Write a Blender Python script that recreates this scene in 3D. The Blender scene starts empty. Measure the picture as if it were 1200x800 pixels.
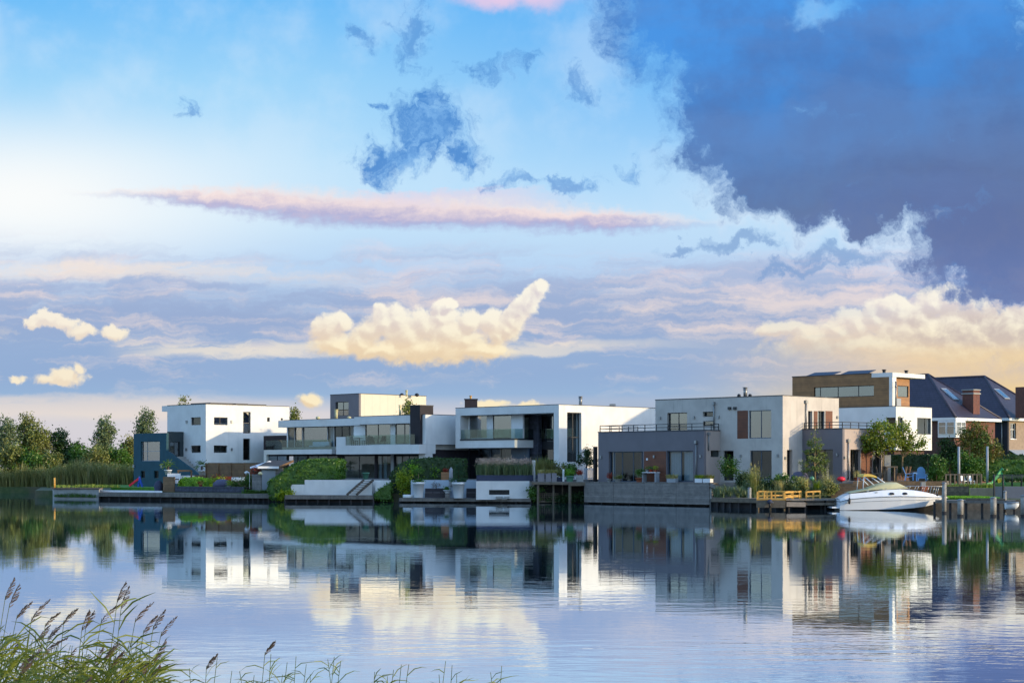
import bpy, bmesh, math, random
import numpy as np
from mathutils import Vector, Matrix
R = math.radians
S2 = math.sqrt(2.0)
FPX, CAMH, YH = 2100.0, 3.0, 549.0     # focal length in photo pixels, eye height over the water, horizon row
scene = bpy.context.scene
col = scene.collection
random.seed(7)
rng = np.random.default_rng(11)
EXPO = 0.75
SKY = 0.1
SUN_AZ, SUN_EL = 110.0, 10.0            # degrees from +Y clockwise, and above the horizon

def lin(c):
    return tuple(((x/255)/12.92 if x/255 <= .04045 else ((x/255+.055)/1.055)**2.4) for x in c)

# ------------------------------------------------------------------ node helpers
class NT:
    def __init__(s, tree): s.t = tree; s.n = tree.nodes; s.l = tree.links
    def put(s, sock, v):
        if isinstance(v, S): s.l.new(v.o, sock)
        elif isinstance(v, (tuple, list, Vector)):
            v = tuple(v)
            if len(sock.default_value) == 4 and len(v) == 3: v = v+(1,)
            sock.default_value = v
        else: sock.default_value = v
    def math(s, op, *a, clamp=False):
        n = s.n.new('ShaderNodeMath'); n.operation = op; n.use_clamp = clamp
        for i, v in enumerate(a): s.put(n.inputs[i], v)
        return S(s, n.outputs[0])
    def vmath(s, op, *a):
        n = s.n.new('ShaderNodeVectorMath'); n.operation = op
        for i, v in enumerate(a):
            if op == 'SCALE' and i == 1: s.put(n.inputs['Scale'], v)
            else: s.put(n.inputs[i], v)
        return S(s, n.outputs['Value'] if op in ('LENGTH', 'DOT_PRODUCT', 'DISTANCE') else n.outputs[0])
    def xyz(s, x, y, z=0.0):
        n = s.n.new('ShaderNodeCombineXYZ')
        for i, v in enumerate((x, y, z)): s.put(n.inputs[i], v)
        return S(s, n.outputs[0])
    def sep(s, v):
        n = s.n.new('ShaderNodeSeparateXYZ'); s.put(n.inputs[0], v)
        return [S(s, o) for o in n.outputs]
    def noise(s, vec, scale=1., detail=4., rough=.5, lac=2., dist=0., dim='3D', out=0):
        n = s.n.new('ShaderNodeTexNoise'); n.noise_dimensions = dim
        s.put(n.inputs['Vector'], vec)
        for k_, v in (('Scale', scale), ('Detail', detail), ('Roughness', rough), ('Lacunarity', lac), ('Distortion', dist)):
            s.put(n.inputs[k_], v)
        return S(s, n.outputs[out])
    def step(s, v, a, b, lo=0., hi=1.):
        n = s.n.new('ShaderNodeMapRange'); n.interpolation_type = 'SMOOTHSTEP'
        for i, x in enumerate((v, a, b, lo, hi)): s.put(n.inputs[i], x)
        return S(s, n.outputs[0])
    def lin(s, v, a, b, lo=0., hi=1.):
        n = s.n.new('ShaderNodeMapRange'); n.clamp = True
        for i, x in enumerate((v, a, b, lo, hi)): s.put(n.inputs[i], x)
        return S(s, n.outputs[0])
    def mix(s, f, a, b, blend='MIX'):
        n = s.n.new('ShaderNodeMix'); n.data_type = 'RGBA'; n.blend_type = blend
        s.put(n.inputs[0], f); s.put(n.inputs[6], a); s.put(n.inputs[7], b)
        return S(s, n.outputs[2])
    def ramp(s, f, stops):
        n = s.n.new('ShaderNodeValToRGB'); e = n.color_ramp.elements
        while len(e) < len(stops): e.new(.5)
        for i, (p, c) in enumerate(stops): e[i].position = p; e[i].color = tuple(c)+(1,)
        s.put(n.inputs[0], f)
        return S(s, n.outputs[0])
    def node(s, typ, ins=None, out=0, **kw):
        n = s.n.new(typ)
        for k_, v in kw.items(): setattr(n, k_, v)
        for k_, v in (ins or {}).items(): s.put(n.inputs[k_], v)
        return S(s, n.outputs[out])
class S:
    def __init__(s, nt, o): s.nt = nt; s.o = o
    def __add__(s, b): return s.nt.math('ADD', s, b)
    def __radd__(s, b): return s.nt.math('ADD', b, s)
    def __sub__(s, b): return s.nt.math('SUBTRACT', s, b)
    def __rsub__(s, b): return s.nt.math('SUBTRACT', b, s)
    def __mul__(s, b): return s.nt.math('MULTIPLY', s, b)
    __rmul__ = __mul__
    def __truediv__(s, b): return s.nt.math('DIVIDE', s, b)

# ------------------------------------------------------------------ sky
def make_world():
    w = bpy.data.worlds.new("World"); scene.world = w; w.use_nodes = True
    t = NT(w.node_tree); t.n.clear()
    K = 1.0/(SKY*2**EXPO)
    def C(*rgb): return tuple(x*K for x in lin(rgb))
    nish = t.node('ShaderNodeTexSky', sky_type='NISHITA', sun_disc=False, sun_elevation=R(SUN_EL),
                  sun_rotation=R(SUN_AZ), air_density=1.0, dust_density=.6, ozone_density=2.5)
    d = t.node('ShaderNodeTexCoord')                       # generated = view direction in the sky
    x, y, z = t.sep(d)
    yy = t.math('MAXIMUM', y, .3)
    u = (x/yy)*FPX + 600.
    v = YH - (z/yy)*FPX
    uv = t.xyz(u, v)
    P = t.vmath('SCALE', uv, .01)
    # shared wobble that gives every cloud its ragged outline
    w1 = t.noise(P, 1.5, 7, .60, dim='2D', out=1)
    wob = t.vmath('SUBTRACT', w1, (.5, .5, .5))
    w2 = t.vmath('SUBTRACT', t.noise(P, 3.4, 5, .55, dim='2D', out=1), (.5, .5, .5))
    uvS = t.vmath('ADD', uv, t.vmath('MULTIPLY', w2, (17, 16, 0)))          # small lumps
    uvL = t.vmath('ADD', uv, t.vmath('MULTIPLY', wob, (125, 115, 0)))
    fine = t.noise(P, 5.5, 7, .62, dim='2D')
    soft = t.noise(P, .75, 5, .55, dim='2D')
    def blobs(p, lst, k=.25):
        r = None
        for (cx, cy, rx, ry) in lst:
            q = t.vmath('MULTIPLY', t.vmath('SUBTRACT', p, (cx, cy, 0)), (1/rx, 1/ry, 0))
            q = t.vmath('LENGTH', q)
            r = q if r is None else (t.math('SMOOTH_MIN', r, q, k) if k else t.math('MINIMUM', r, q))
        return r
    # clear air
    base = t.ramp(t.lin(v, 0, 560), [
        (0.00, C(112,190,248)), (.17, C(158,213,250)), (.34, C(186,226,252)), (.45, C(200,230,251)), (.56, C(186,214,244)),
        (.68, C(168,190,222)), (.78, C(146,176,214)), (.825, C(152,182,216)), (.865, C(216,212,216)), (1.0, C(208,204,216))])
    deep = t.step(u, 250., 820.)*t.step(v, 330., 40.)
    base = t.mix(deep*.60, base, C(82,170,244))
    gl = t.vmath('LENGTH', t.vmath('MULTIPLY', t.vmath('SUBTRACT', uv, (10, 232, 0)), (1/400., 1/125., 0)))
    base = t.mix(t.step(gl, 1.15, .0)*.95, base, C(252,253,252))
    veil = t.step(soft + (fine-.5)*.10, .38, .75)*t.step(v, 300., 120.)
    base = t.mix(veil*.30, base, C(226,240,252))
    rightlow = t.step(u, 380., 760.)*t.step(v, 455., 480.)
    base = t.mix(rightlow*.8, base, C(158,178,206))
    # warm light low on the right
    wr = t.step(u, 740., 1150.)*t.step(v, 360., 430.)
    base = t.mix(wr*.92, base, C(252,214,132))
    # layered bands
    pw = t.vmath('ADD', uv, t.vmath('MULTIPLY', wob, (150, 30, 0)))
    skew = t.xyz(0., u*.0011)
    tilt = t.vmath('ADD', t.vmath('MULTIPLY', pw, (1/270., 1/42., 0)), skew)
    nb = t.noise(tilt, 1.0, 7, .66, dim='2D')
    hl = t.noise(t.vmath('ADD', t.vmath('MULTIPLY', pw, (1/150., 1/19., 0)), (7.3, 2.1, 0)), 1.0, 6, .62, dim='2D')
    wide = t.noise(t.vmath('MULTIPLY', pw, (1/420., 1/110., 0)), 1.0, 2, .5, dim='2D')
    solid = t.step(v, 272., 372.)
    band = t.step(v, 258., 318.)*t.step(v, 476., 428.)
    dens = t.step(nb + (wide-.5)*.6 + solid*.34, .40, .78)*band
    lil = t.mix(solid, C(182,194,224), C(152,171,208))
    lil = t.mix(t.step(v, 365., 420.), lil, C(148,174,212))
    cre = t.mix(solid, C(238,216,222), C(240,222,214))
    up = t.step(v, 330., 345.)*t.step(v, 372., 352.)*t.step(u, 560., 300.)
    bc = t.mix(t.step(hl + (wide-.5)*.5 - t.step(v, 375., 430.)*.13 - up*.06, .36, .76)*.9, lil, cre)
    crest = t.step(t.math('ABSOLUTE', (v + (nb-.5)*36. + (fine-.5)*10. - 316. - u*.014)/12.), 1.2, .2)*t.step(u, 480., 330.)
    bc = t.mix(crest*.75, bc, C(252,234,216))
    bc = t.mix(wr*.75, bc, C(226,202,176))
    c = t.mix(dens*.84, base, bc)
    # pale wisps under the bands
    wn = t.noise(t.vmath('MULTIPLY', pw, (1/240., 1/20., 0)), 1., 5, .52, dim='2D')
    wl = t.step(t.math('ABSOLUTE', (v + (wn-.5)*34. - 409. + (u-300.)*.012)/10.), 1.15, .15)*t.step(u, 110., 220.)*t.step(u, 900., 560.)
    c = t.mix(wl*.75, c, C(240,230,214))
    wisp = t.step(wn, .55, .70)*t.step(v, 372., 396.)*t.step(v, 452., 425.)*t.step(u, 900., 500.)
    c = t.mix(wisp*.45, c, C(238,226,210))
    low_ = t.step(t.math('ABSOLUTE', (v + (wn-.5)*30. - 478.)/16.), 1.2, .3)*t.step(u, 420., 180.)
    c = t.mix(low_*.6, c, C(236,222,210))
    # the long roll cloud
    vc = 229. + (u-130.)*.048
    thick = t.step(u, 100., 360.)*t.step(u, 880., 600.)*12. + 6.
    dv = (v + (fine-.5)*15. + (nb-.5)*30. - vc)/thick
    roll = t.step(t.math('ABSOLUTE', dv), 1.4, .25)*t.step(u, 60., 260.)*t.step(u, 880., 700.)
    c = t.mix(roll*.92, c, t.mix(t.step(dv + (hl-.5)*1.2, -.75, .8), C(249,227,222), C(166,165,210)))
    rl2 = t.step(t.math('ABSOLUTE', (v + (nb-.5)*50. + (fine-.5)*14. - 222. - u*.012)/9.), 1.3, .3)*t.step(u, 380., 470.)*t.step(u, 720., 560.)
    c = t.mix(rl2*.5, c, C(232,212,228))
    # pink rag at the top
    pk = t.step(blobs(t.vmath('ADD', uv, t.vmath('MULTIPLY', wob, (60, 40, 0))), [(598, -4, 78, 18)]), 1.3, .3)
    c = t.mix(pk*.85, c, C(238,206,230))
    # small blue rags
    uvR = t.vmath('ADD', uv, t.vmath('MULTIPLY', wob, (90, 90, 0)))
    R1 = blobs(uvR, [(470,178,52,24), (500,150,52,40), (512,118,16,22), (540,184,22,18), (440,124,12,9)], .2)
    R2 = blobs(uvR, [(680,108,22,17), (604,214,36,11), (668,217,30,10), (741,192,20,13), (222,132,16,14), (575,78,44,13), (486,46,26,34), (424,42,24,12)], 0)
    R3 = blobs(uvR, [(868,288,50,9), (985,300,70,14), (800,291,30,7), (940,318,60,9)], 0)
    fr_ = t.noise(t.vmath('MULTIPLY', uvR, (.045, .040, 0)), 1., 8, .66, dim='2D')
    rg = t.step(R1 + (fr_-.5)*1.7, 1.35, .35)*.92
    rg2 = t.step(R2 + (fr_-.5)*2.6, 1.25, .2)*.62
    rg3 = t.step(R3 + (fr_-.5)*2.0, 1.2, .3)*.7
    c = t.mix(rg3, c, C(120,158,208))
    c = t.mix(t.math('MAXIMUM', rg, rg2), c, t.mix(t.step(fr_, .35, .65), C(72,136,208), C(116,172,230)))
    # heaped clouds, bright on the sunny side
    cum1 = [(386,386,17,17), (398,380,14,13), (394,404,24,13), (424,402,18,17), (436,388,15,15), (452,378,19,19), (466,374,14,15), (478,392,26,24), (500,384,24,20), (520,372,17,16), (518,360,9,9), (527,357,8,7), (530,392,24,22), (503,408,70,17), (545,398,30,18), (551,377,14,12), (575,377,15,13), (581,392,14,14), (594,384,13,14), (602,375,13,13), (609,366,13,13), (616,357,13,13), (622,350,12,12), (628,343,11,11), (634,336,9,9), (566,412,32,10), (450,410,40,10)]
    cum2 = [(40,379,14,7), (58,374,18,10), (76,380,16,9), (92,388,20,7), (134,391,14,7), (58,444,18,6), (78,440,20,9), (92,434,8,6), (22,446,8,4), (363,468,12,7), (575,472,22,5), (622,474,18,4)]
    cum3 = [(918,386,30,9), (952,396,34,12), (985,388,24,15), (1004,378,20,17), (1026,374,18,18), (1044,362,19,15), (1058,366,16,17), (1076,372,22,20), (1096,356,20,17), (1120,352,24,17), (1146,358,30,20), (1176,348,26,20), (1205,340,26,26), (1110,390,110,26), (1010,406,90,18), (1190,390,60,40), (1060,415,130,24)]
    allc = cum1+cum2+cum3
    def heap(off):
        p_ = t.vmath('ADD', uvS, off) if off else uvS
        b_ = blobs(p_, allc, .28)
        lump = t.node('ShaderNodeTexVoronoi', {'Vector': t.vmath('MULTIPLY', p_, (.040, .046, 0)), 'Scale': 1.0, 'Smoothness': .55, 'Detail': 2.6, 'Roughness': .52, 'Lacunarity': 2.3}, feature='SMOOTH_F1', voronoi_dimensions='2D', normalize=True)
        return b_ + (lump-.36)*1.25
    h0 = heap(None); h1 = heap((5., -7., 0.))
    ho = h0 + (fine-.5)*.50 + (fr_-.5)*t.math('MAXIMUM', t.step(v, 385., 428., .3, 1.0), t.step(u, 260., 160.)*1.3)
    wid = t.step(v, 350., 425., .20, .44)
    cm = t.step((ho-1.0)/wid, 1., -1.)
    relief = t.step((h1-h0)*1.0 + (soft-.5)*.5 + t.step(h0, .2, 1.0)*.22, -.30, .62)
    low = t.step(v, 348., 428.)
    sh = t.mix(low, C(224,214,214), C(238,212,172))
    sh = t.mix(t.step(u, 980., 1120.)*t.step(v, 352., 380.)*t.step(v, 420., 396.)*.7, sh, C(200,186,180))
    hi = t.mix(low, C(255,249,232), C(255,238,198))
    cc = t.mix(relief, sh, hi)
    cc = t.mix(t.step(u, 200., 120.)*.45, cc, C(250,238,220))
    cc = t.mix(t.step(v, 398., 440.)*t.step(u, 900., 1060.)*.75, cc, C(246,210,140))
    fade3 = t.math('MAXIMUM', t.step(u, 860., 820.), t.step(v, 432., 396.)*.75)
    c = t.mix(cm*.93*t.math('MINIMUM', 1., fade3 + t.step(u, 960., 1180.)*.5), c, cc)
    # the great dark cloud
    big = blobs(uvL, [(800,14,95,80), (915,60,150,105), (1060,60,190,160), (866,150,88,74), (930,215,80,50), (960,190,105,66), (1090,200,140,78), (1180,280,95,58), (1230,160,160,150), (1010,236,110,36), (1130,300,72,46), (1190,310,60,48)])
    edge = big + (fr_-.5)*.80 + (fine-.5)*.20 + (soft-.5)*.25
    dk = t.math('MAXIMUM', t.step(edge, 1.24, .64), t.step(big, .86, .66))
    hole = t.step(blobs(uvR, [(966,6,38,24)]) + (fine-.5)*.8, 1.2, .3)
    dk = dk*(1.-hole*.85)
    dc = t.ramp(t.lin(v + (soft-.5)*190. + (u-950.)*.16, 0, 345), [(0, C(74,148,228)), (.28, C(72,134,208)), (.48, C(84,126,186)), (.68, C(94,118,164)), (1., C(112,126,172))])
    dc = t.mix(t.step(soft + (fine-.5)*.25, .36, .72)*.45, dc, C(72,108,172))
    dc = t.mix(t.step(wide + (nb-.5)*.6, .42, .72)*.30, dc, C(104,142,200))
    dc = t.mix(t.step(u, 930., 1180.)*t.step(v, 90., 240.)*t.step(v, 330., 270.)*.45, dc, C(88,103,150))
    dc = t.mix(t.step(edge, .62, 1.0)*.40, dc, C(98,158,222))
    halo = t.step(big, 1.5, 1.0)*t.step(u, 770., 860.)*t.step(v, 140., 195.)*t.step(v, 345., 300.)
    c = t.mix(halo*.32, c, C(232,236,246))
    c = t.mix(dk*.97, c, dc)
    # outside the north-west quarter: the plain daylight sky
    tint = t.mix(1.0, nish, (3.0, 3.05, 3.2), blend='MULTIPLY')
    tint = t.mix(t.step(z, .30, .02)*.8, tint, C(172,188,214))
    front = t.step(y, .25, .75)*t.step(z, .62, .32)
    bl = t.noise(d, 2.2, 5, .55)
    tint = t.mix(t.step(bl, .5, .68)*.5, tint, C(172,182,206))
    c = t.mix(front, tint, c)
    below = t.step(z, .0, -.04)
    c = t.mix(below, c, C(120,130,140))
    bg = t.n.new('ShaderNodeBackground'); t.put(bg.inputs[0], c); bg.inputs[1].default_value = SKY
    o = t.n.new('ShaderNodeOutputWorld'); t.l.new(bg.outputs[0], o.inputs[0])
    w.cycles.sampling_method = 'MANUAL'; w.cycles.sample_map_resolution = 512
make_world()

sun = bpy.data.lights.new('sun', 'SUN'); sun.energy = 2.4; sun.angle = R(1.0); sun.color = (1.0, .77, .46)
so = bpy.data.objects.new('sun', sun); col.objects.link(so)
sd = Vector((math.sin(R(SUN_AZ))*math.cos(R(SUN_EL)), math.cos(R(SUN_AZ))*math.cos(R(SUN_EL)), math.sin(R(SUN_EL))))
so.rotation_euler = sd.to_track_quat('Z', 'Y').to_euler(); so.location = sd*400

cam = bpy.data.cameras.new('camera'); cam.sensor_width = 36; cam.lens = FPX/1200*36
cam.shift_y = (YH-400)/1200; cam.clip_start = .1; cam.clip_end = 9000
co = bpy.data.objects.new('camera', cam); col.objects.link(co); co.location = (0, 0, CAMH); co.rotation_euler = (R(90), 0, 0)
scene.camera = co
vs = scene.view_settings; vs.view_transform = 'Standard'; vs.look = 'None'; vs.exposure = EXPO; vs.gamma = 1; vs.use_curve_mapping = False
scene.render.engine = 'CYCLES'
cy = scene.cycles; cy.max_bounces = 7; cy.diffuse_bounces = 2; cy.glossy_bounces = 4; cy.transmission_bounces = 4; cy.transparent_max_bounces = 10
cy.caustics_reflective = False; cy.caustics_refractive = False; cy.use_denoising = True
try: cy.denoiser = 'OPENIMAGEDENOISE'
except Exception: pass
cy.sample_clamp_indirect = 6
# ------------------------------------------------------------------ placing helpers
def W(px, py, Y): return Vector(((px-600)/FPX*Y, Y, CAMH-(py-YH)/FPX*Y))
def zat(py, Y): return CAMH-(py-YH)/FPX*Y
def xat(px, Y): return (px-600)/FPX*Y
def kk(px): return (px-600)/FPX
# town axes: every modern house stands at 45 degrees; a runs right and back, b runs left and back
def ab(a, b, z=0.0): return Vector(((a-b)/S2, (a+b)/S2, z))
def Yof(a, b): return (a+b)/S2
def on_a(a, px): k = kk(px); return a*(1-k)/(1+k)      # b of a pixel column on the plane a = const
def on_b(b, px): k = kk(px); return b*(1+k)/(1-k)      # a of a pixel column on the plane b = const
def xy_ab(X, Y): return (X+Y)/S2, (Y-X)/S2

# ------------------------------------------------------------------ mesh builder
class MB:
    def __init__(s): s.v = []; s.f = []; s.sm = []
    def add(s, vs, fs, smooth=False):
        o = len(s.v); s.v += [tuple(p) for p in vs]; s.f += [tuple(i+o for i in f) for f in fs]; s.sm += [smooth]*len(fs)
        return s
    def hexa(s, p):   # 8 points: bottom ring 0-3, top ring 4-7
        return s.add(p, [(3,2,1,0),(4,5,6,7),(0,1,5,4),(1,2,6,5),(2,3,7,6),(3,0,4,7)])
    def bx(s, a0, a1, b0, b1, z0, z1):       # box in town axes
        return s.hexa([ab(a0,b0,z0), ab(a1,b0,z0), ab(a1,b1,z0), ab(a0,b1,z0), ab(a0,b0,z1), ab(a1,b0,z1), ab(a1,b1,z1), ab(a0,b1,z1)])
    def box(s, x0, x1, y0, y1, z0, z1):      # box in world axes
        return s.hexa([(x0,y0,z0),(x1,y0,z0),(x1,y1,z0),(x0,y1,z0),(x0,y0,z1),(x1,y0,z1),(x1,y1,z1),(x0,y1,z1)])
    def prism(s, poly, z0, z1):
        n = len(poly); vs = [(p[0],p[1],z0) for p in poly]+[(p[0],p[1],z1) for p in poly]
        return s.add(vs, [tuple(range(n))[::-1], tuple(range(n,2*n))]+[(i,(i+1)%n,n+(i+1)%n,n+i) for i in range(n)])
    def extr(s, pts, d):                     # planar outline pushed along d
        n = len(pts); d = Vector(d); pts = [Vector(p) for p in pts]
        return s.add(pts+[p+d for p in pts], [tuple(range(n)), tuple(range(n,2*n))[::-1]]+[(i,n+i,n+(i+1)%n,(i+1)%n) for i in range(n)])
    def tube(s, pts, r, n=8, smooth=True, cap=True):
        pts = [Vector(p) for p in pts]; rs = r if isinstance(r, (list,tuple)) else [r]*len(pts)
        o = len(s.v); ref = None
        for i, p in enumerate(pts):
            d = (pts[min(i+1,len(pts)-1)]-pts[max(i-1,0)]).normalized()
            if ref is None: ref = d.cross(Vector((0,0,1)) if abs(d.z) < .9 else Vector((1,0,0))).normalized()
            ref = (ref-d*ref.dot(d)).normalized(); bi = d.cross(ref)
            for j in range(n):
                an = 2*math.pi*j/n; s.v.append(tuple(p+(ref*math.cos(an)+bi*math.sin(an))*rs[i]))
        for i in range(len(pts)-1):
            for j in range(n):
                s.f.append((o+i*n+j, o+i*n+(j+1)%n, o+(i+1)*n+(j+1)%n, o+(i+1)*n+j)); s.sm.append(smooth)
        if cap:
            s.f.append(tuple(o+j for j in range(n))[::-1]); s.sm.append(False)
            e = o+(len(pts)-1)*n; s.f.append(tuple(e+j for j in range(n))); s.sm.append(False)
        return s
    def bar(s, p, q, w, h=None, up=(0,0,1)):
        h = h or w; p, q = Vector(p), Vector(q); d = (q-p).normalized(); up = Vector(up)
        if abs(d.dot(up)) > .98: up = Vector((.7071,.7071,0))
        x = d.cross(up).normalized()*w/2; y = x.cross(d).normalized()*h/2
        return s.hexa([p-x-y, p+x-y, p+x+y, p-x+y, q-x-y, q+x-y, q+x+y, q-x+y])
    def lathe(s, c, prof, n=20, smooth=True):   # prof = [(radius, z)]
        o = len(s.v); c = Vector(c)
        for r, z in prof:
            for j in range(n):
                an = 2*math.pi*j/n; s.v.append((c.x+r*math.cos(an), c.y+r*math.sin(an), c.z+z))
        for i in range(len(prof)-1):
            for j in range(n):
                s.f.append((o+i*n+j, o+i*n+(j+1)%n, o+(i+1)*n+(j+1)%n, o+(i+1)*n+j)); s.sm.append(smooth)
        s.f.append(tuple(o+j for j in range(n))[::-1]); s.sm.append(False)
        e = o+(len(prof)-1)*n; s.f.append(tuple(e+j for j in range(n))); s.sm.append(False)
        return s
    def blob(s, c, r, n=14, m=9, jit=.08, seed=1, flat=None):    # lumpy closed ellipsoid
        rd = random.Random(seed); c = Vector(c); vs = []; fs = []
        for i in range(1, m):
            th = math.pi*i/m
            for j in range(n):
                ph = 2*math.pi*j/n; q = 1+rd.uniform(-jit, jit)
                z = r[2]*math.cos(th)*q
                if flat is not None: z = max(z, flat)
                vs.append((c.x+r[0]*math.sin(th)*math.cos(ph)*q, c.y+r[1]*math.sin(th)*math.sin(ph)*q, c.z+z))
        vs += [(c.x, c.y, c.z+r[2]), (c.x, c.y, c.z-(r[2] if flat is None else -flat))]
        for i in range(m-2):
            for j in range(n): fs.append((i*n+j, (i+1)*n+j, (i+1)*n+(j+1)%n, i*n+(j+1)%n))
        T, B = len(vs)-2, len(vs)-1
        for j in range(n): fs.append((T, j, (j+1)%n)); fs.append((B, (m-2)*n+(j+1)%n, (m-2)*n+j))
        return s.add(vs, fs, True)
    def build(s, name, mat, parent=None, loc=None, bevel=0):
        if parent is not None: loc = wloc(parent)
        elif loc is None:
            A = np.array(s.v); lo, hi = A.min(0), A.max(0); loc = Vector(((lo[0]+hi[0])/2, (lo[1]+hi[1])/2, lo[2]))
        A = np.array(s.v, dtype=float)-np.array(loc)
        me = bpy.data.meshes.new(name); me.from_pydata(A.tolist(), [], s.f)
        me.polygons.foreach_set('use_smooth', s.sm); me.materials.append(mat); me.update()
        bm = bmesh.new(); bm.from_mesh(me); bmesh.ops.recalc_face_normals(bm, faces=bm.faces[:]); bm.to_mesh(me); bm.free()
        o = bpy.data.objects.new(name, me); col.objects.link(o)
        if parent is not None: o.parent = parent
        else: o.location = loc
        if bevel:
            md = o.modifiers.new('bevel', 'BEVEL'); md.width = bevel; md.segments = 2; md.limit_method = 'ANGLE'
        return o
def wloc(o):
    v = Vector(o.location)
    while o.parent is not None: o = o.parent; v += Vector(o.location)
    return v
def thing(name, label, cat, loc, group=None):
    o = bpy.data.objects.new(name, None); col.objects.link(o); o.location = loc; o.empty_display_size = .3
    return tag(o, label, cat, group)
def tag(o, label, cat, group=None, kind=None):
    o['label'] = label; o['category'] = cat
    if group: o['group'] = group
    if kind: o['kind'] = kind
    return o
def struct(o): o['kind'] = 'structure'; return o
def dup(root, loc, label, group=None):
    c = root.copy(); col.objects.link(c); c.location = loc; c['label'] = label
    if group: c['group'] = group
    for ch in list(root.children):
        d = ch.copy(); col.objects.link(d); d.parent = c
        for g in list(ch.children):
            e = g.copy(); col.objects.link(e); e.parent = d
    return c

# ------------------------------------------------------------------ materials
M = {}
def pbr(name, rgb, rough=.7, var=.12, vscale=1.5, metal=0., bump=0., bscale=20., spec=.5, hook=None, raw=False):
    m = bpy.data.materials.new(name); m.use_nodes = True; M[name] = m
    t = NT(m.node_tree); p = t.n['Principled BSDF']
    base = rgb if raw else lin(rgb)
    g = t.node('ShaderNodeNewGeometry')
    n = t.noise(g, vscale, 5, .6)
    dark = tuple(x*(1-var) for x in base); lite = tuple(min(1, x*(1+var*.8)) for x in base)
    c = t.mix(t.step(n, .3, .7), dark, lite)
    if hook: c = hook(t, g, c)
    t.put(p.inputs['Base Color'], c)
    p.inputs['Roughness'].default_value = rough; p.inputs['Metallic'].default_value = metal
    p.inputs['Specular IOR Level'].default_value = spec
    if bump:
        b = t.n.new('ShaderNodeBump'); b.inputs['Strength'].default_value = bump; b.inputs['Distance'].default_value = .02
        t.put(b.inputs['Height'], t.noise(g, bscale, 4, .6)); t.l.new(b.outputs[0], p.inputs['Normal'])
    return m
def streaks(amount, tone=(.25,.24,.2)):      # rain streaks and grime that belong to the render coat
    def h(t, g, c):
        n = t.noise(t.vmath('MULTIPLY', g, (2.2, 2.2, .16)), 1., 5, .65)
        m = t.noise(g, .35, 3, .5)
        return t.mix(t.step(n, .52, .75)*t.step(m, .4, .65)*amount, c, tone)
    return h
def boards(pitch, groove=.08, vary=.25, axis='z', gd=.35):  # boards laid along the face, told apart by tone and joint
    def h(t, g, c):
        x, y, z = t.sep(g)
        q = {'z': z, 'a': (x+y)*.7071, 'b': (y-x)*.7071, 'x': x}[axis]
        s = q*(1/pitch); f = t.math('FRACT', s); i = t.math('FLOOR', s)
        w = t.node('ShaderNodeTexWhiteNoise', {'W': i}, noise_dimensions='1D')
        gr = t.noise(t.vmath('MULTIPLY', g, (1., 1., 14.) if axis == 'z' else (6., 6., 2.)), 1.2, 4, .6)
        c = t.mix(t.math('MULTIPLY', w, vary), c, (.02,.016,.012))
        c = t.mix(t.step(gr, .45, .8)*.35, c, tuple([.02]*3))
        return t.mix(t.step(f, groove, 0.)*(1-gd), c, (.006,.005,.005))
    return h
def brick(t, g, c):
    x, y, z = t.sep(g)
    n = t.node('ShaderNodeTexBrick', {'Vector': t.xyz((x+y)*.7+(y-x)*.7, z), 'Scale': 1.0, 'Mortar Size': .012, 'Brick Width': .22, 'Row Height': .07}, out=1)
    return t.mix(n*.35, c, (.25,.22,.2))
def tiles(t, g, c):
    x, y, z = t.sep(g)
    f = t.math('FRACT', z*4.6); i = t.math('FRACT', (x)*3.1)
    c = t.mix(t.step(f, .30, .0)*.75, c, (.004,.004,.006))
    return t.mix(t.step(i, .2, 0.)*.3, c, (.006,.006,.01))
def panels(t, g, c):
    x, y, z = t.sep(g)
    f = t.math('FRACT', (x+y)*.7071/1.15)
    return t.mix(t.step(f, .05, 0.)*.35, c, (.1,.1,.1))

pbr('white_render', (224,222,217), .85, .07, .7, hook=streaks(.22, (.3,.29,.26)))
pbr('white_render_worn', (196,188,178), .85, .10, .8, hook=streaks(.55, (.16,.145,.115)))
pbr('white_paint', (230,231,232), .55, .04)
pbr('frame_blue', (188,202,214), .6, .04)
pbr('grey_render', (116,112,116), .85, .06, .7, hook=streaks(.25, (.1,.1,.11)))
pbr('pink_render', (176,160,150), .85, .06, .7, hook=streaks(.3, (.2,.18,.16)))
pbr('beige_panel', (208,198,178), .6, .03, hook=panels)
pbr('teal_render', (30,74,88), .8, .12)
pbr('teal_side_lit', (50,62,66), .8, .1)  # teal of the annex side wall, its different light mixed into the colour
pbr('dark_brick', (44,38,44), .85, .25, 5)
pbr('black_brown', (36,30,34), .8, .2)
pbr('dark_metal', (34,38,46), .45, .1, metal=.3)
pbr('black_frame', (22,26,32), .45, .1)
pbr('blue_frame', (60,78,96), .45, .1)
pbr('grey_frame', (150,156,162), .5, .05)
pbr('steel', (170,172,172), .3, .05, metal=.9)
pbr('galvanised', (140,142,142), .45, .1, metal=.6)
pbr('roof_felt', (58,60,64), .9, .2)
pbr('coping', (46,50,58), .6, .1)
pbr('wood_brown', (116,66,40), .65, .15, hook=boards(.14))
pbr('wood_light', (168,122,80), .7, .12, hook=boards(.16))
pbr('wood_tan', (150,112,72), .75, .15, hook=boards(.2))
pbr('fence_wood', (128,98,66), .8, .18, hook=boards(.36))
pbr('weathered', (138,132,126), .85, .18, 2, hook=boards(.145))
pbr('weathered_flat', (124,118,110), .85, .2, 2, hook=boards(.145, axis='a'))
pbr('old_timber', (112,100,84), .9, .25, 3)
pbr('yellow_timber', (206,156,72), .7, .15, 3)
pbr('pile', (150,146,138), .9, .25, 4)
pbr('dark_timber', (44,40,38), .9, .25, 3)
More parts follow.
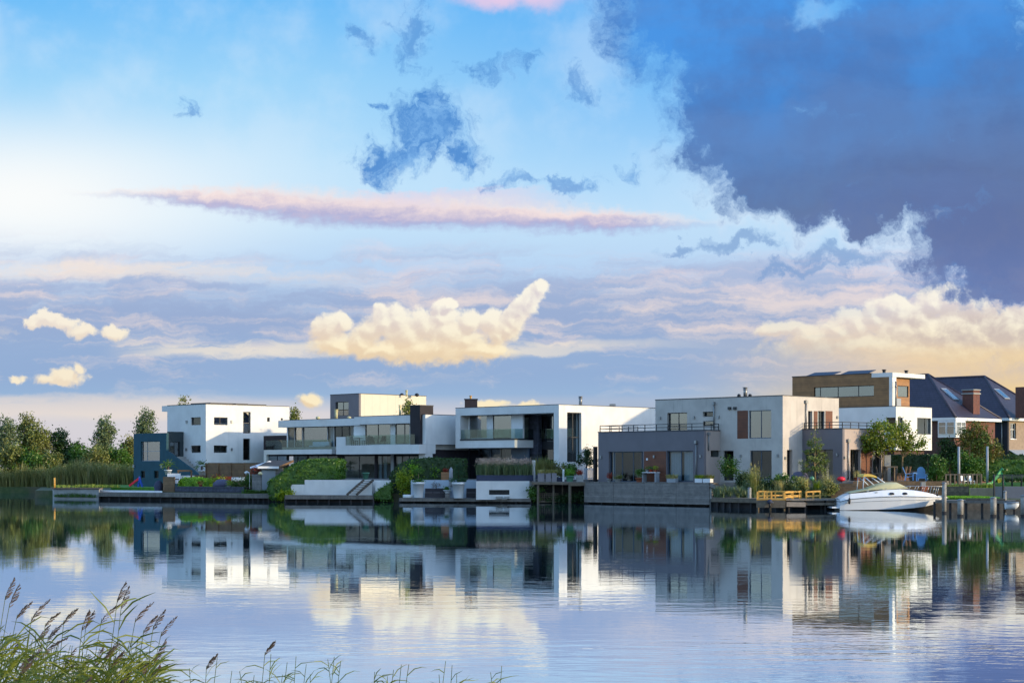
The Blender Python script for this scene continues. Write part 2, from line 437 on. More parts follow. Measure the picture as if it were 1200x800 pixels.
pbr('stone_slate', (70,74,88), .85, .35, 4, hook=boards(.22, vary=.5))
pbr('stone_wall', (112,100,84), .9, .35, 5, hook=boards(.3, vary=.4))
pbr('brown_wall', (122,98,72), .9, .25, 4)
pbr('concrete', (158,158,154), .9, .15, 2)
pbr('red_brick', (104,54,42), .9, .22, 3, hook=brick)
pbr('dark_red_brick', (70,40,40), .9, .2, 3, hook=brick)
pbr('tan_brick', (152,132,112), .9, .15, 3, hook=brick)
pbr('navy_cladding', (36,38,50), .8, .15, hook=boards(.2))
pbr('roof_tile', (62,56,70), .5, .2, 2, hook=tiles)
pbr('roof_tile_brown', (60,50,60), .40, .2, 2, hook=tiles)
pbr('red_plastic', (226,36,60), .4, .06)
pbr('blue_plastic', (30,86,196), .4, .06)
pbr('green_plastic', (36,150,78), .4, .08)
pbr('green_plastic_dark', (20,120,80), .4, .08)
pbr('yellow_plastic', (238,196,50), .4, .05)
pbr('chair_blue', (126,176,226), .5, .05)
pbr('white_plastic', (232,233,232), .4, .03)
pbr('grey_plastic', (128,124,128), .6, .08)
pbr('cover_fabric', (84,84,104), .85, .15)
pbr('cover_dark', (54,60,80), .85, .15)
pbr('parasol_fabric', (160,160,164), .9, .12)
pbr('terracotta', (150,84,56), .85, .15)
pbr('green_glaze', (92,146,118), .3, .15)
pbr('sofa_dark', (62,58,62), .85, .1)
pbr('cushion', (86,82,84), .9, .1)
pbr('gelcoat', (238,240,242), .18, .02)
pbr('boat_trim', (120,128,136), .35, .05)
pbr('canvas_tan', (196,190,148), .85, .08)
pbr('canvas_yellow', (236,196,96), .85, .06)
pbr('antifoul', (52,48,44), .8, .1)
pbr('black_rubber', (22,22,24), .6, .1)
pbr('red_orange', (176,64,28), .7, .1)
pbr('soil', (52,44,34), .95, .25)
pbr('curtain', (196,204,204), .9, .06, hook=lambda t, g, c: t.mix(t.step(t.math('SINE', (lambda q: (q[0]-q[1]*.3)*38.)(t.sep(g))), -.2, .9)*.35, c, (.3,.34,.34)))
pbr('blind', (150,158,166), .8, .05)
pbr('room', (168,162,152), .9, .2, .8)
pbr('room_dark', (62,62,66), .9, .2, .8)
pbr('solar', (40,48,72), .5, .1)
pbr('flower_red', (206,70,54), .7, .2)
pbr('lamp_cream', (226,210,160), .5, .05)
pbr('skin', (206,160,130), .6, .05)
pbr('trunk', (74,62,50), .95, .3, 8)
pbr('trunk_pale', (128,112,84), .95, .25, 8)
pbr('lawn', (76,128,32), .95, .3, 3, bump=.4)
def ground_hook(t, g, c):
    n = t.noise(g, .25, 5, .6)
    return t.mix(t.step(n, .42, .62), c, lin((86,82,60)))
pbr('ground', (62,78,38), .95, .25, 2, hook=ground_hook)
pbr('paving', (120,116,112), .9, .12, 3)

def glass(name, tint=.55, refl=.10, colr=(.86,.92,.95)):
    m = bpy.data.materials.new(name); m.use_nodes = True; M[name] = m
    t = NT(m.node_tree); t.n.clear()
    lw = t.node('ShaderNodeLayerWeight', {'Blend': .5}, out=1)
    fac = t.math('ADD', t.math('MULTIPLY', t.math('POWER', lw, 4.), .9), refl+.05, clamp=True)
    g = t.n.new('ShaderNodeBsdfGlossy'); g.inputs['Roughness'].default_value = .01; g.inputs['Color'].default_value = colr+(1,)
    geo = t.node('ShaderNodeNewGeometry')
    b = t.n.new('ShaderNodeBump'); b.inputs['Strength'].default_value = .06; b.inputs['Distance'].default_value = .02
    t.put(b.inputs['Height'], t.noise(geo, .9, 2, .5)); t.l.new(b.outputs[0], g.inputs['Normal'])
    tr = t.n.new('ShaderNodeBsdfTransparent'); tr.inputs[0].default_value = tuple(tint*x for x in colr)+(1,)
    mx = t.n.new('ShaderNodeMixShader'); t.put(mx.inputs[0], fac); t.l.new(tr.outputs[0], mx.inputs[1]); t.l.new(g.outputs[0], mx.inputs[2])
    o = t.n.new('ShaderNodeOutputMaterial'); t.l.new(mx.outputs[0], o.inputs[0])
    return m
glass('pane_glass', .86, -.01)
glass('pane_mirror', .45, .20)
glass('pane_dark', .35, .05)
glass('rail_glass', .82, .0, (.84,.95,.93))

def leafmat(name, c1, c2, c3=None, rough=.6, trans=.25):
    m = bpy.data.materials.new(name); m.use_nodes = True; M[name] = m
    t = NT(m.node_tree); t.n.clear()
    g = t.node('ShaderNodeNewGeometry', out=8) if False else None
    geo = t.n.new('ShaderNodeNewGeometry'); rnd = S(t, geo.outputs['Random Per Island']); pos = S(t, geo.outputs['Position'])
    c = t.mix(rnd, lin(c1), lin(c2))
    n = t.noise(pos, .55, 4, .6)
    c = t.mix(t.step(n, .38, .66), c, lin(c3 or c1))
    d = t.node('ShaderNodeBsdfDiffuse', {'Color': c}); tl = t.node('ShaderNodeBsdfTranslucent', {'Color': c})
    gl = t.node('ShaderNodeBsdfGlossy', {'Roughness': .45, 'Color': (.5,.5,.5,1)})
    mx = t.n.new('ShaderNodeMixShader'); mx.inputs[0].default_value = trans; t.l.new(d.o, mx.inputs[1]); t.l.new(tl.o, mx.inputs[2])
    m2 = t.n.new('ShaderNodeMixShader'); m2.inputs[0].default_value = .06; t.l.new(mx.outputs[0], m2.inputs[1]); t.l.new(gl.o, m2.inputs[2])
    o = t.n.new('ShaderNodeOutputMaterial'); t.l.new(m2.outputs[0], o.inputs[0])
    return m
leafmat('leaf_hedge', (56,90,30), (95,135,47), (73,111,36))
leafmat('leaf_dark', (41,70,36), (71,98,47), (54,80,40))
leafmat('leaf_bright', (112,170,30), (157,204,57), (103,149,36))
leafmat('leaf_yellow', (137,157,26), (183,188,47), (112,141,34))
leafmat('leaf_olive', (103,116,52), (151,157,79), (120,119,64))
leafmat('leaf_grey', (87,108,74), (137,149,100), (105,121,79))
leafmat('leaf_autumn', (96,110,44), (148,112,54), (92,112,46))
leafmat('leaf_conifer', (91,111,57), (137,149,69), (112,127,59))
leafmat('leaf_maple', (92,126,30), (140,150,44), (118,126,34))
leafmat('leaf_pine', (41,75,47), (73,108,64))
leafmat('grass_blade', (107,135,47), (166,180,79), (132,152,59))
leafmat('grass_plume', (190,160,140), (224,198,172), (172,146,130))
leafmat('grass_straw', (178,164,100), (206,196,130), (150,146,80))
leafmat('reed_far', (100,112,56), (156,146,88), (124,124,70))
leafmat('reed_near', (82,104,28), (142,146,54), (108,118,36))
leafmat('reed_head', (104,82,66), (146,120,96), (120,98,80))
leafmat('flower_rust', (150,60,40), (190,84,50))
# ------------------------------------------------------------------ water
def water_mat():
    m = bpy.data.materials.new('water'); m.use_nodes = True
    t = NT(m.node_tree); t.n.clear()
    g = t.node('ShaderNodeNewGeometry')      # position
    n1 = t.noise(t.vmath('MULTIPLY', g, (.55, 1.1, 1)), 1.0, 3, .55)
    n2 = t.noise(t.vmath('MULTIPLY', g, (2.2, 4.5, 1)), 1.0, 3, .5)
    patch = t.noise(t.vmath('MULTIPLY', g, (.012, .03, 1)), 1.0, 3, .5)
    hgt = n1*1.0 + n2*.30
    b = t.n.new('ShaderNodeBump'); t.put(b.inputs['Height'], hgt); b.inputs['Distance'].default_value = .03
    t.put(b.inputs['Strength'], t.math('MULTIPLY', t.step(patch, .40, .64, .03, .12), t.step(t.noise(t.vmath('MULTIPLY', g, (.01, .16, 1)), 1., 3, .5), .35, .65, .7, 1.6)*t.step(t.sep(g)[1], 48., 22., 1., 3.0)))
    ff = t.node('ShaderNodeFresnel', {'IOR': 1.34})
    gl = t.n.new('ShaderNodeBsdfGlossy'); gl.inputs['Roughness'].default_value = .004; gl.inputs['Color'].default_value = (.87, .94, 1, 1)
    df = t.n.new('ShaderNodeBsdfDiffuse'); df.inputs['Color'].default_value = (.03, .075, .10, 1)
    t.l.new(b.outputs[0], gl.inputs['Normal'])
    fac = t.lin(ff, 0., .55, .06, .95)
    mx = t.n.new('ShaderNodeMixShader'); t.put(mx.inputs[0], fac); t.l.new(df.outputs[0], mx.inputs[1]); t.l.new(gl.outputs[0], mx.inputs[2])
    o = t.n.new('ShaderNodeOutputMaterial'); t.l.new(mx.outputs[0], o.inputs[0])
    return m
def sheet(name, pts, faces, m):
    me = bpy.data.meshes.new(name); me.from_pydata(pts, [], faces); me.materials.append(m); me.update()
    o = bpy.data.objects.new(name, me); col.objects.link(o); o['kind'] = 'structure'
    return o
sheet('water', [(-3000,-60,0),(3000,-60,0),(3000,4000,0),(-3000,4000,0)], [(0,1,2,3)], water_mat())
# ------------------------------------------------------------------ plants
def quads(name, P4, mat, parent=None, loc=None, smooth=False):
    """P4: (n, k, 3) loose faces of k corners"""
    P4 = np.asarray(P4, dtype=np.float64); n, k, _ = P4.shape
    if parent is not None: loc = wloc(parent)
    V = (P4-np.array(loc)).reshape(-1, 3)
    me = bpy.data.meshes.new(name)
    me.vertices.add(n*k); me.vertices.foreach_set('co', V.ravel())
    me.loops.add(n*k); me.loops.foreach_set('vertex_index', np.arange(n*k, dtype=np.int32))
    me.polygons.add(n); me.polygons.foreach_set('loop_start', np.arange(0, n*k, k, dtype=np.int32))
    try: me.polygons.foreach_set('loop_total', np.full(n, k, dtype=np.int32))
    except Exception: pass
    me.materials.append(mat); me.update(calc_edges=True); me.validate()
    o = bpy.data.objects.new(name, me); col.objects.link(o)
    if parent is not None: o.parent = parent
    else: o.location = loc
    return o
def unit(n):
    d = rng.normal(size=(n, 3)); return d/np.linalg.norm(d, axis=1)[:, None]
def leaves(cen, size, droop=.0, asp=.6):
    n = len(cen); u = unit(n); u[:, 2] -= droop; u /= np.linalg.norm(u, axis=1)[:, None]
    w = np.cross(u, unit(n)); w /= np.linalg.norm(w, axis=1)[:, None]+1e-9
    s = size*rng.uniform(.6, 1.35, n)[:, None]
    a = u*s; b = w*s*asp*.5
    return np.stack([cen-a*.5, cen+b, cen+a*.5, cen-b], 1)
def clump_points(blobs, nclump, per, sig, shell=.55, floor=None):
    bl = np.array(blobs, dtype=float); wt = (bl[:, 3]*bl[:, 4]*bl[:, 5])**.66; wt /= wt.sum()
    i = rng.choice(len(bl), nclump, p=wt)
    d = unit(nclump); r = rng.uniform(shell, 1.0, nclump)[:, None]
    cc = bl[i, :3]+d*r*bl[i, 3:]
    m = rng.integers(int(per*.4), int(per*1.6)+1, nclump)
    idx = np.repeat(np.arange(nclump), m)
    sg = sig*rng.uniform(.6, 1.3, nclump)[idx][:, None]
    p = cc[idx]+rng.normal(size=(len(idx), 3))*sg
    if floor is not None: p = p[p[:, 2] > floor]
    return p
def tree(name, label, cat, base, h, spread, mat, nclump=90, per=26, leaf=.28, trunk_h=.35, blobs=None, trunk='trunk', tr=.14, group=None, lean=0., sig=.32, stems=1, top=1.0, nb=9):
    base = Vector(base); t = thing(name, label, cat, base, group)
    bl = blobs
    if bl is None:
        bl = []
        for i in range(nb):
            f = (i+.5)/nb; z = trunk_h*h+(1-trunk_h)*h*(.12+.78*f)
            an = i*2.4+rng.uniform(0, 1); rr = spread*(1-abs(f-.38)*1.05*top)*.55
            bl.append((base.x+math.cos(an)*rr*rng.uniform(.3, 1.), base.y+math.sin(an)*rr*rng.uniform(.3, 1.), base.z+z,
                       spread*.52*(1-.55*f*top)*rng.uniform(.8, 1.2), spread*.52*(1-.55*f*top), h*(1-trunk_h)*.15*rng.uniform(.8, 1.2)))
    quads('crown', leaves(clump_points(bl, nclump, per, sig, floor=base.z+.05), leaf), M[mat], t)
    mb = MB()
    for s in range(stems):
        ox = (s-(stems-1)/2)*.35
        tp = Vector((base.x+lean+ox*2, base.y, base.z+h*.86))
        mid = base.lerp(tp, .45)+Vector((rng.uniform(-.15, .15)*spread*.3+ox, 0, 0))
        mb.tube([base+Vector((ox*.4, 0, 0)), mid, tp], [tr, tr*.62, tr*.12], 7)
        for b in bl[s::stems]:
            c = Vector(b[:3]); st = base.lerp(tp, min(.8, max(.25, (c.z-base.z)/h*.7)))
            q = st.lerp(c, .5)+Vector((0, 0, -.08*h*.3))
            mb.tube([st, q, c], [tr*.38, tr*.25, tr*.07], 5, cap=False)
    mb.build('trunk', M[trunk], t)
    return t
def shrub(name, label, cat, base, rx, ry, h, mat, n=40, per=24, leaf=.16, sig=.14, group=None, kind=None, sub=5):
    base = Vector(base); bl = []
    for i in range(sub):
        bl.append((base.x+rng.uniform(-.5, .5)*rx, base.y+rng.uniform(-.5, .5)*ry, base.z+h*rng.uniform(.35, .68), rx*.6, ry*.6, h*.36))
    o = quads(name, leaves(clump_points(bl, n, per, sig, shell=.3, floor=base.z-.02), leaf), M[mat], None, base)
    return tag(o, label, cat, group, kind)
def grass(base, n, h, lean=.35, w=.03, bow=.3, r=.2):
    """arching blades of one tuft -> (m,4,3)"""
    base = np.array(base, dtype=float)
    an = rng.uniform(0, 2*math.pi, n); ln = rng.uniform(.1, 1., n)*lean; hh = h*rng.uniform(.6, 1.1, n)
    b0 = base+np.stack([np.cos(an)*r*rng.uniform(0, 1, n), np.sin(an)*r*rng.uniform(0, 1, n), np.zeros(n)], 1)
    d = np.stack([np.cos(an), np.sin(an), np.zeros(n)], 1)
    p1 = b0+d*(ln*hh*.35)[:, None]+np.array([0, 0, 1])*(hh*.6)[:, None]
    p2 = b0+d*(ln*hh*(1+bow))[:, None]+np.array([0, 0, 1])*(hh*(1-.15*ln))[:, None]
    s = np.stack([-np.sin(an+.6), np.cos(an+.6), np.zeros(n)], 1)*w*.5
    q1 = np.stack([b0-s, b0+s, p1+s*.9, p1-s*.9], 1); q2 = np.stack([p1-s*.9, p1+s*.9, p2+s*.15, p2-s*.15], 1)
    return np.concatenate([q1, q2], 0)
def tufts(name, label, cat, pts, n, h, mat, lean=.35, w=.03, r=.2, group=None, kind=None):
    A = np.concatenate([grass(p, n, h*rng.uniform(.85, 1.15)*(1+.19*math.sin(p[0]*.7)+.13*math.sin(p[0]*2.3+p[1])), lean, w, .3, r) for p in pts], 0)
    loc = np.mean(np.array(pts, dtype=float), 0)
    return tag(quads(name, A, M[mat], None, Vector(loc)), label, cat, group, kind)

# ------------------------------------------------------------------ houses
class House:
    def __init__(s, name, label, a, b, z, group=None, cat='house'):
        s.t = thing(name, label, cat, ab(a, b, z), group); s.faces = []; s.boxes = {}
    def part(s, mb, name, mat, parent=None, label=None):
        o = mb.build(name, M[mat] if isinstance(mat, str) else mat, parent or s.t)
        if label: o['label'] = label
        return o
    def face(s, axis, c, t0, t1, z0, z1, mat='white_render', th=.28):
        f = dict(axis=axis, c=c, t0=min(t0, t1), t1=max(t0, t1), z0=z0, z1=z1, mat=mat, th=th, holes=[]); s.faces.append(f); return f
    def slab(s, mat, *b):
        if mat in ('roof_felt', 'coping', 'room'): s.boxes.setdefault(mat, MB()).bx(*b)
        else: s.part(MB().bx(*b), 'wall', mat)
    def P(s, f, c, t, z): return ab(c, t, z) if f['axis'] == 'a' else ab(t, c, z)
    def fx(s, f, a0, a1, t0, t1, z0, z1):      # box in face coordinates: depth from the face, along, height
        c = f['c']; mb = MB()
        if f['axis'] == 'a': mb.bx(c+a0, c+a1, min(t0,t1), max(t0,t1), z0, z1)
        else: mb.bx(min(t0,t1), max(t0,t1), c+a0, c+a1, z0, z1)
        return mb
    def tz(s, f, px0, px1, py0, py1):
        g = on_a if f['axis'] == 'a' else on_b
        t0, t1 = g(f['c'], px0), g(f['c'], px1); tm = (t0+t1)/2
        Y = (f['c']+tm)/S2
        return min(t0,t1), max(t0,t1), zat(py1, Y), zat(py0, Y)
    def win(s, f, px0, px1, py0, py1, cols=(), rows=(), frame='black_frame', pane='pane_glass', fw=.06, depth=.16, curtain=None, sill=None, name='window', label=None, hole=True, room='room_dark'):
        t0, t1, z0, z1 = s.tz(f, px0, px1, py0, py1)
        return s.win_tz(f, t0, t1, z0, z1, cols, rows, frame, pane, fw, depth, curtain, sill, name, label, hole, room)
    def win_tz(s, f, t0, t1, z0, z1, cols=(), rows=(), frame='black_frame', pane='pane_glass', fw=.06, depth=.16, curtain=None, sill=None, name='window', label=None, hole=True, room='room_dark'):
        if hole: f['holes'].append((t0, t1, z0, z1))
        fr = MB(); d0, d1 = depth, depth+.07
        def add(u0, u1, w0, w1):
            m = s.fx(f, d0, d1, u0, u1, w0, w1); fr.add(m.v, m.f)
        e = .004
        add(t0+e, t0+fw, z0+e, z1-e); add(t1-fw, t1-e, z0+e, z1-e); add(t0+fw, t1-fw, z0+e, z0+fw); add(t0+fw, t1-fw, z1-fw, z1-e)
        for q in cols:      # fractions from the LEFT end in the picture (large t for a-faces)
            x = (t1-(t1-t0)*q) if f['axis'] == 'a' else t0+(t1-t0)*q
            add(x-fw*.45, x+fw*.45, z0+fw, z1-fw)
        for q in rows:
            x = z1-(z1-z0)*q
            m = s.fx(f, d0+.005, d1-.005, t0+fw, t1-fw, x-fw*.4, x+fw*.4); fr.add(m.v, m.f)
        w = s.part(fr, name, frame, label=label)
        s.part(s.fx(f, depth+.03, depth+.042, t0+fw*.6, t1-fw*.6, z0+fw*.6, z1-fw*.6), 'pane', pane, w)
        if curtain:
            cm = MB()
            for (q0, q1) in curtain[1]:
                u0, u1 = ((t1-(t1-t0)*q1), (t1-(t1-t0)*q0)) if f['axis'] == 'a' else (t0+(t1-t0)*q0, t0+(t1-t0)*q1)
                m = s.fx(f, depth+.18, depth+.22, u0+.03, u1-.03, z0+.03, z1-.03); cm.add(m.v, m.f)
            s.part(cm, 'curtain', curtain[0], w)
        if sill:
            s.part(s.fx(f, -.05, depth, t0-.04, t1+.04, z0-.06, z0-.003), 'sill', sill, w)
        return w
    def plate(s, f, px0, px1, py0, py1, name, mat, d0=-.03, d1=.02, label=None, parent=None):
        t0, t1, z0, z1 = s.tz(f, px0, px1, py0, py1)
        return s.part(s.fx(f, d0, d1, t0, t1, z0, z1), name, mat, parent, label)
    def lamp(s, f, px, py):
        t0, t1, z0, z1 = s.tz(f, px-.8, px+.8, py-1.6, py+1.6)
        w = s.part(s.fx(f, -.11, -.02, t0, t1, z0, z1), 'wall_lamp', 'galvanised')
    def pipe(s, f, px, py0, py1, mat='galvanised'):
        g = on_a if f['axis'] == 'a' else on_b
        t = g(f['c'], px); Y = (f['c']+t)/S2; c = f['c']-.09
        p = lambda z: ab(c, t, z) if f['axis'] == 'a' else ab(t, c, z)
        z0, z1 = zat(py1, Y), zat(py0, Y)
        m = MB().tube([p(z0), p(z1)], .055, 8)
        q = p(z1-.05); m.bar(q+Vector((-.1, -.1, -.1)), q+Vector((.1, .1, -.1)), .2, .24)
        return s.part(m, 'downpipe', mat)
    def panel(s, f):
        mb = MB()
        us = sorted({f['t0'], f['t1']} | {x for h in f['holes'] for x in h[:2]}); us = [u for u in us if f['t0'] <= u <= f['t1']]
        zs = sorted({f['z0'], f['z1']} | {x for h in f['holes'] for x in h[2:]}); zs = [z for z in zs if f['z0'] <= z <= f['z1']]
        n, k = len(us)-1, len(zs)-1
        def solid(i, j):
            if i < 0 or j < 0 or i >= n or j >= k: return False
            u, z = (us[i]+us[i+1])/2, (zs[j]+zs[j+1])/2
            return not any(h[0] < u < h[1] and h[2] < z < h[3] for h in f['holes'])
        c0, c1 = f['c'], f['c']+f['th']; P = lambda c, u, z: s.P(f, c, u, z)
        for i in range(n):
            for j in range(k):
                if not solid(i, j): continue
                a, b, z0, z1 = us[i], us[i+1], zs[j], zs[j+1]
                mb.add([P(c0,a,z0),P(c0,b,z0),P(c0,b,z1),P(c0,a,z1)], [(0,1,2,3)]); mb.add([P(c1,a,z0),P(c1,b,z0),P(c1,b,z1),P(c1,a,z1)], [(0,1,2,3)])
                if not solid(i-1, j): mb.add([P(c0,a,z0),P(c1,a,z0),P(c1,a,z1),P(c0,a,z1)], [(0,1,2,3)])
                if not solid(i+1, j): mb.add([P(c0,b,z0),P(c1,b,z0),P(c1,b,z1),P(c0,b,z1)], [(0,1,2,3)])
                if not solid(i, j-1): mb.add([P(c0,a,z0),P(c1,a,z0),P(c1,b,z0),P(c0,b,z0)], [(0,1,2,3)])
                if not solid(i, j+1): mb.add([P(c0,a,z1),P(c1,a,z1),P(c1,b,z1),P(c0,b,z1)], [(0,1,2,3)])
        return mb
    def done(s, names={}):
        for f in s.faces: s.part(s.panel(f), 'wall', f['mat'])
        for mat, mb in s.boxes.items(): s.part(mb, names.get(mat, 'wall'), mat)
        return s.t
def flat_railing(h, name, mat, pts, z0, height, post=.035, gap=1.2, rails=(1.,.55), glass=None, parent=None):
    """railing along a polyline of (a,b); rails at fractions of the height, posts, optional glass sheet"""
    mb = MB(); gl = MB()
    for (a0, b0), (a1, b1) in zip(pts[:-1], pts[1:]):
        L = math.hypot(a1-a0, b1-b0); n = max(1, round(L/gap))
        for i in range(n+1):
            q = i/n; p = ab(a0+(a1-a0)*q, b0+(b1-b0)*q)
            if rails: mb.bar(p+Vector((0,0,z0)), p+Vector((0,0,z0+height)), post)
        for r in rails:
            mb.bar(ab(a0,b0,z0+height*r), ab(a1,b1,z0+height*r), post*1.1)
        if glass: gl.bar(ab(a0,b0,z0+height*.5), ab(a1,b1,z0+height*.5), .014, height*.96)
    o = None
    if mb.v: o = h.part(mb, name, mat, parent)
    if glass: g = h.part(gl, 'glass_panel' if o is not None else name, glass, o or parent)
    return o or g
# ------------------------------------------------------------------ land
SH = [(-3000,215),(-400,221),(-58,221),(-49.5,186)]+[(xat(p,Y),Y) for p,Y in ((200,172.5),(318,165),(335,163.5),(445,162.3),(470,161.6),(622,158.4),(690,157.2),(835,147.5),(890,141),(960,138),(1010,135),(1110,132.5),(1200,131))]+[(62,125),(400,95),(3000,95)]
land = MB(); n = len(SH)
top = [(x,y,.75) for x,y in SH]; bot = [(x,y-.6,-1.2) for x,y in SH]
land.add(top+bot+[(3000,4000,.75),(-3000,4000,.75)], [tuple(range(n))+(2*n,2*n+1)]+[(i,n+i,n+i+1,i+1) for i in range(n-1)])
struct(land.build('ground', M['ground'], loc=Vector((0,0,0))))
near = MB(); near.add([(-60,-40,1.35),(60,-40,1.35),(60,7.5,1.35),(-60,7.5,1.35),(-60,11,-.6),(60,11,-.6)], [(0,1,2,3),(3,2,5,4)])
struct(near.build('bank', M['ground'], loc=Vector((0,0,0))))
def pw(*q): return [(xat(p,Y),Y) for p,Y in q]
struct(MB().prism(pw((338,163.9),(440,163.2),(558,160.5),(625,159.2),(690,158.2),(768,185),(330,200)), .3, 2.03).build('terrace', M['paving']))
struct(MB().prism(pw((836,148.4),(880,144.2),(985,143),(1040,146),(1060,175),(840,175)), .3, 1.86).build('terrace', M['paving']))
struct(MB().prism(pw((985.5,142.2),(1105,142.0),(1150,145),(1290,145),(1290,230),(1050,230)), .3, 1.62).build('garden', M['lawn']))
struct(MB().prism(pw((1090,133.2),(1172,131.9),(1172,146),(1090,146)), .5, .86).build('lawn', M['lawn']))
struct(MB().prism(pw((130,186),(315,170),(340,200),(140,225)), .5, 1.08).build('garden', M['lawn']))
def shell(h, a0, a1, b0, b1, z0, z1, floors=(), wall='white_render', roof=True, cop=True, th=.28, drop=.25):
    """the sides away from the water, floors, flat roof with a metal coping"""
    h.slab(wall, a1-th, a1, b0+th, b1, z0, z1)
    h.slab(wall, a0+th, a1-th, b1-th, b1, z0, z1)
    for z in floors: h.slab('room', a0+th+.01, a1-th-.01, b0+th+.01, b1-th-.01, z-.2, z)
    if roof: h.slab('roof_felt', a0+th+.001, a1-th-.001, b0+th+.001, b1-th-.001, z1-drop-.3, z1-drop)
    if cop:
        m, w, e = 'coping', th+.03, .03
        h.slab(m, a0-e, a0+w, b0-e, b1+e, z1+.001, z1+.06); h.slab(m, a1-w, a1+e, b0-e, b1+e, z1+.001, z1+.06)
        h.slab(m, a0+w, a1-w, b0-e, b0+w, z1+.001, z1+.06); h.slab(m, a0+w, a1-w, b1-w, b1+e, z1+.001, z1+.06)
PN = {'roof_felt': 'roof', 'room': 'floor', 'coping': 'roof_edge'}
def flue(h, px, py0, py1, Y, r=.12, mat='steel', name='flue_pipe'):
    p = W(px, py1, Y); z1 = zat(py0, Y); L = z1-p.z
    m = MB().tube([p, (p.x, p.y, z1)], r, 10)
    m.tube([(p.x, p.y, z1-.22*L), (p.x, p.y, z1-.14*L)], r*1.35, 10); m.tube([(p.x, p.y, z1), (p.x, p.y, z1+.05)], r*1.5, 10)
    h.part(m, name, mat)

# ============ white three-storey house with the teal annex
aA, bA = 111.4, 157.3
A = House('modern_house', 'white three storey house with narrow dark windows joined to a dark teal annex', aA, bA, 1.1)
zr = zat(473.4, 190)
bA2, aA2 = on_a(aA, 196), on_b(bA, 339)
L = A.face('a', aA, bA, bA2, 1.0, zr); Rr = A.face('b', bA, aA+.28, aA2, 3.63, zr)
for py in ((488.8,497.8),(521.8,530.2)): A.win(L, 223.6, 235.1, *py, fw=.05, cols=())
A.win(Rr, 250.8, 266.7, 488.8, 497.8, pane='pane_mirror', cols=(.5,)); A.win(Rr, 250.6, 266.3, 521.7, 530.2, cols=(.5,))
A.win(Rr, 285, 293.7, 482.4, 507.5, rows=(.52,), pane='pane_mirror', fw=.09); A.win(Rr, 285, 293.3, 513.7, 538.8, rows=(.5,), fw=.09)
A.win(Rr, 313, 316.2, 489, 493.9); A.win(Rr, 329, 331.6, 489.8, 492.4)
for f, x, y in ((L,219,494),(L,218.8,526.4),(Rr,271.3,494),(Rr,271.3,526.4)): A.lamp(f, x, y)
A.slab('wood_tan', aA+.33, aA2, bA+.05, bA+.3, 1.0, 3.62)
shell(A, aA, aA2, bA, bA2, 1.0, zr, (3.7, 6.8))
t0, t1, z0, z1 = A.tz(L, 188.8, 196, 475.4, 481.9)
A.part(MB().bx(aA+.1, aA2-2, t0+.035, t1, z0, z1), 'roof_overhang', 'white_render')
A.part(MB().bx(aA+2, aA+7, bA+2, bA2-1.5, zr+.07, zr+.28).bx(aA+5, aA2-2, bA+1.5, bA+3, zr+.07, zr+.22), 'skylight', 'dark_metal')
aX = aA-2.2; bX, bX2 = on_a(aX, 195), on_a(aX, 156.6); zx = zat(507, 191.5)
T = A.face('a', aX, bX, bX2, .9, zx, 'teal_render'); TR = A.face('b', bX, aX+.28, aA-.02, .9, zat(505.5, 191.5), 'teal_side_lit')
A.win(T, 165, 187.2, 517, 540, cols=(.28,), rows=(.5,), pane='pane_mirror', frame='grey_frame')
A.win(T, 164.7, 169.8, 551.4, 559.8, cols=(.5,), pane='pane_dark'); A.win(T, 180.2, 185.7, 551.4, 560, cols=(.5,), pane='pane_dark')
A.win(TR, 199.5, 211, 517.5, 534, cols=(.5,), name='balcony_door', pane='pane_mirror')
A.lamp(T, 190, 546.5); A.lamp(T, 155+2.2, 546)
A.slab('teal_render', aX+.28, aA+4.5, bX2-.28, bX2, .9, zx); A.slab('teal_render', aA+4.2, aA+4.5, bA2+.02, bX2-.28, .9, zx)
A.slab('roof_felt', aX+.285, aA+4.2, bX+.285, bX2-.285, zx-.5, zx-.2); A.slab('room', aX+.3, aA+4.2, bA2+.05, bX2-.3, 3.9, 4.1)
pt = lambda px, py: (on_a(aX-.002, px), zat(py, 191))
pl = [pt(195,529.2), pt(197,529.2), pt(226,550), pt(233,556), pt(233,570), pt(195,570)]
A.part(MB().extr([ab(aX-.002, t, z) for t, z in pl], ab(.22, 0)), 'stair_wall', 'teal_render')
st = MB()
for i in range(11):
    bb = bX-.1-i*.42; zz = 4.3-i*.26
    st.bx(aX+.24, aA-.04, bb-.42, bb, max(.9, zz-.9), zz)
A.part(st, 'stair', 'concrete')
A.done(PN)

# ============ long white house with two glazed balconies
aB, bB, gB = 115.75, 127.5, 2.05
B = House('modern_house', 'long white house with two glass fronted balconies and a dark chimney slab', aB, bB, gB)
zr = zat(485.6, 172); zc = 7.42; zf = 5.34; zs = 4.45
aBe = 127.5
xa = on_a
bv = xa(aB, 415)                                 # where the front volume steps back
RB = B.face('b', bB, aB+.28, aBe, zf, zr, 'white_render')
F1 = B.face('a', aB, bB, xa(aB, 480.5), zf, zr)                     # white end wall beside the chimney
B.slab('white_render', aB, aB+2.2, xa(aB,480.5), bv, zc, zr)        # roof fascia
GU = B.face('a', aB+.95, xa(aB+.95,480.5), xa(aB+.95,414.6), zf+.02, zc-.002, 'white_render', th=.2)
B.win(GU, 428, 457.5, 496.2, 520.2, cols=(.5,), pane='pane_mirror', depth=.06, fw=.09); B.win(GU, 463.2, 480, 496.2, 520.2, cols=(.62,), pane='pane_mirror', depth=.06, fw=.09)
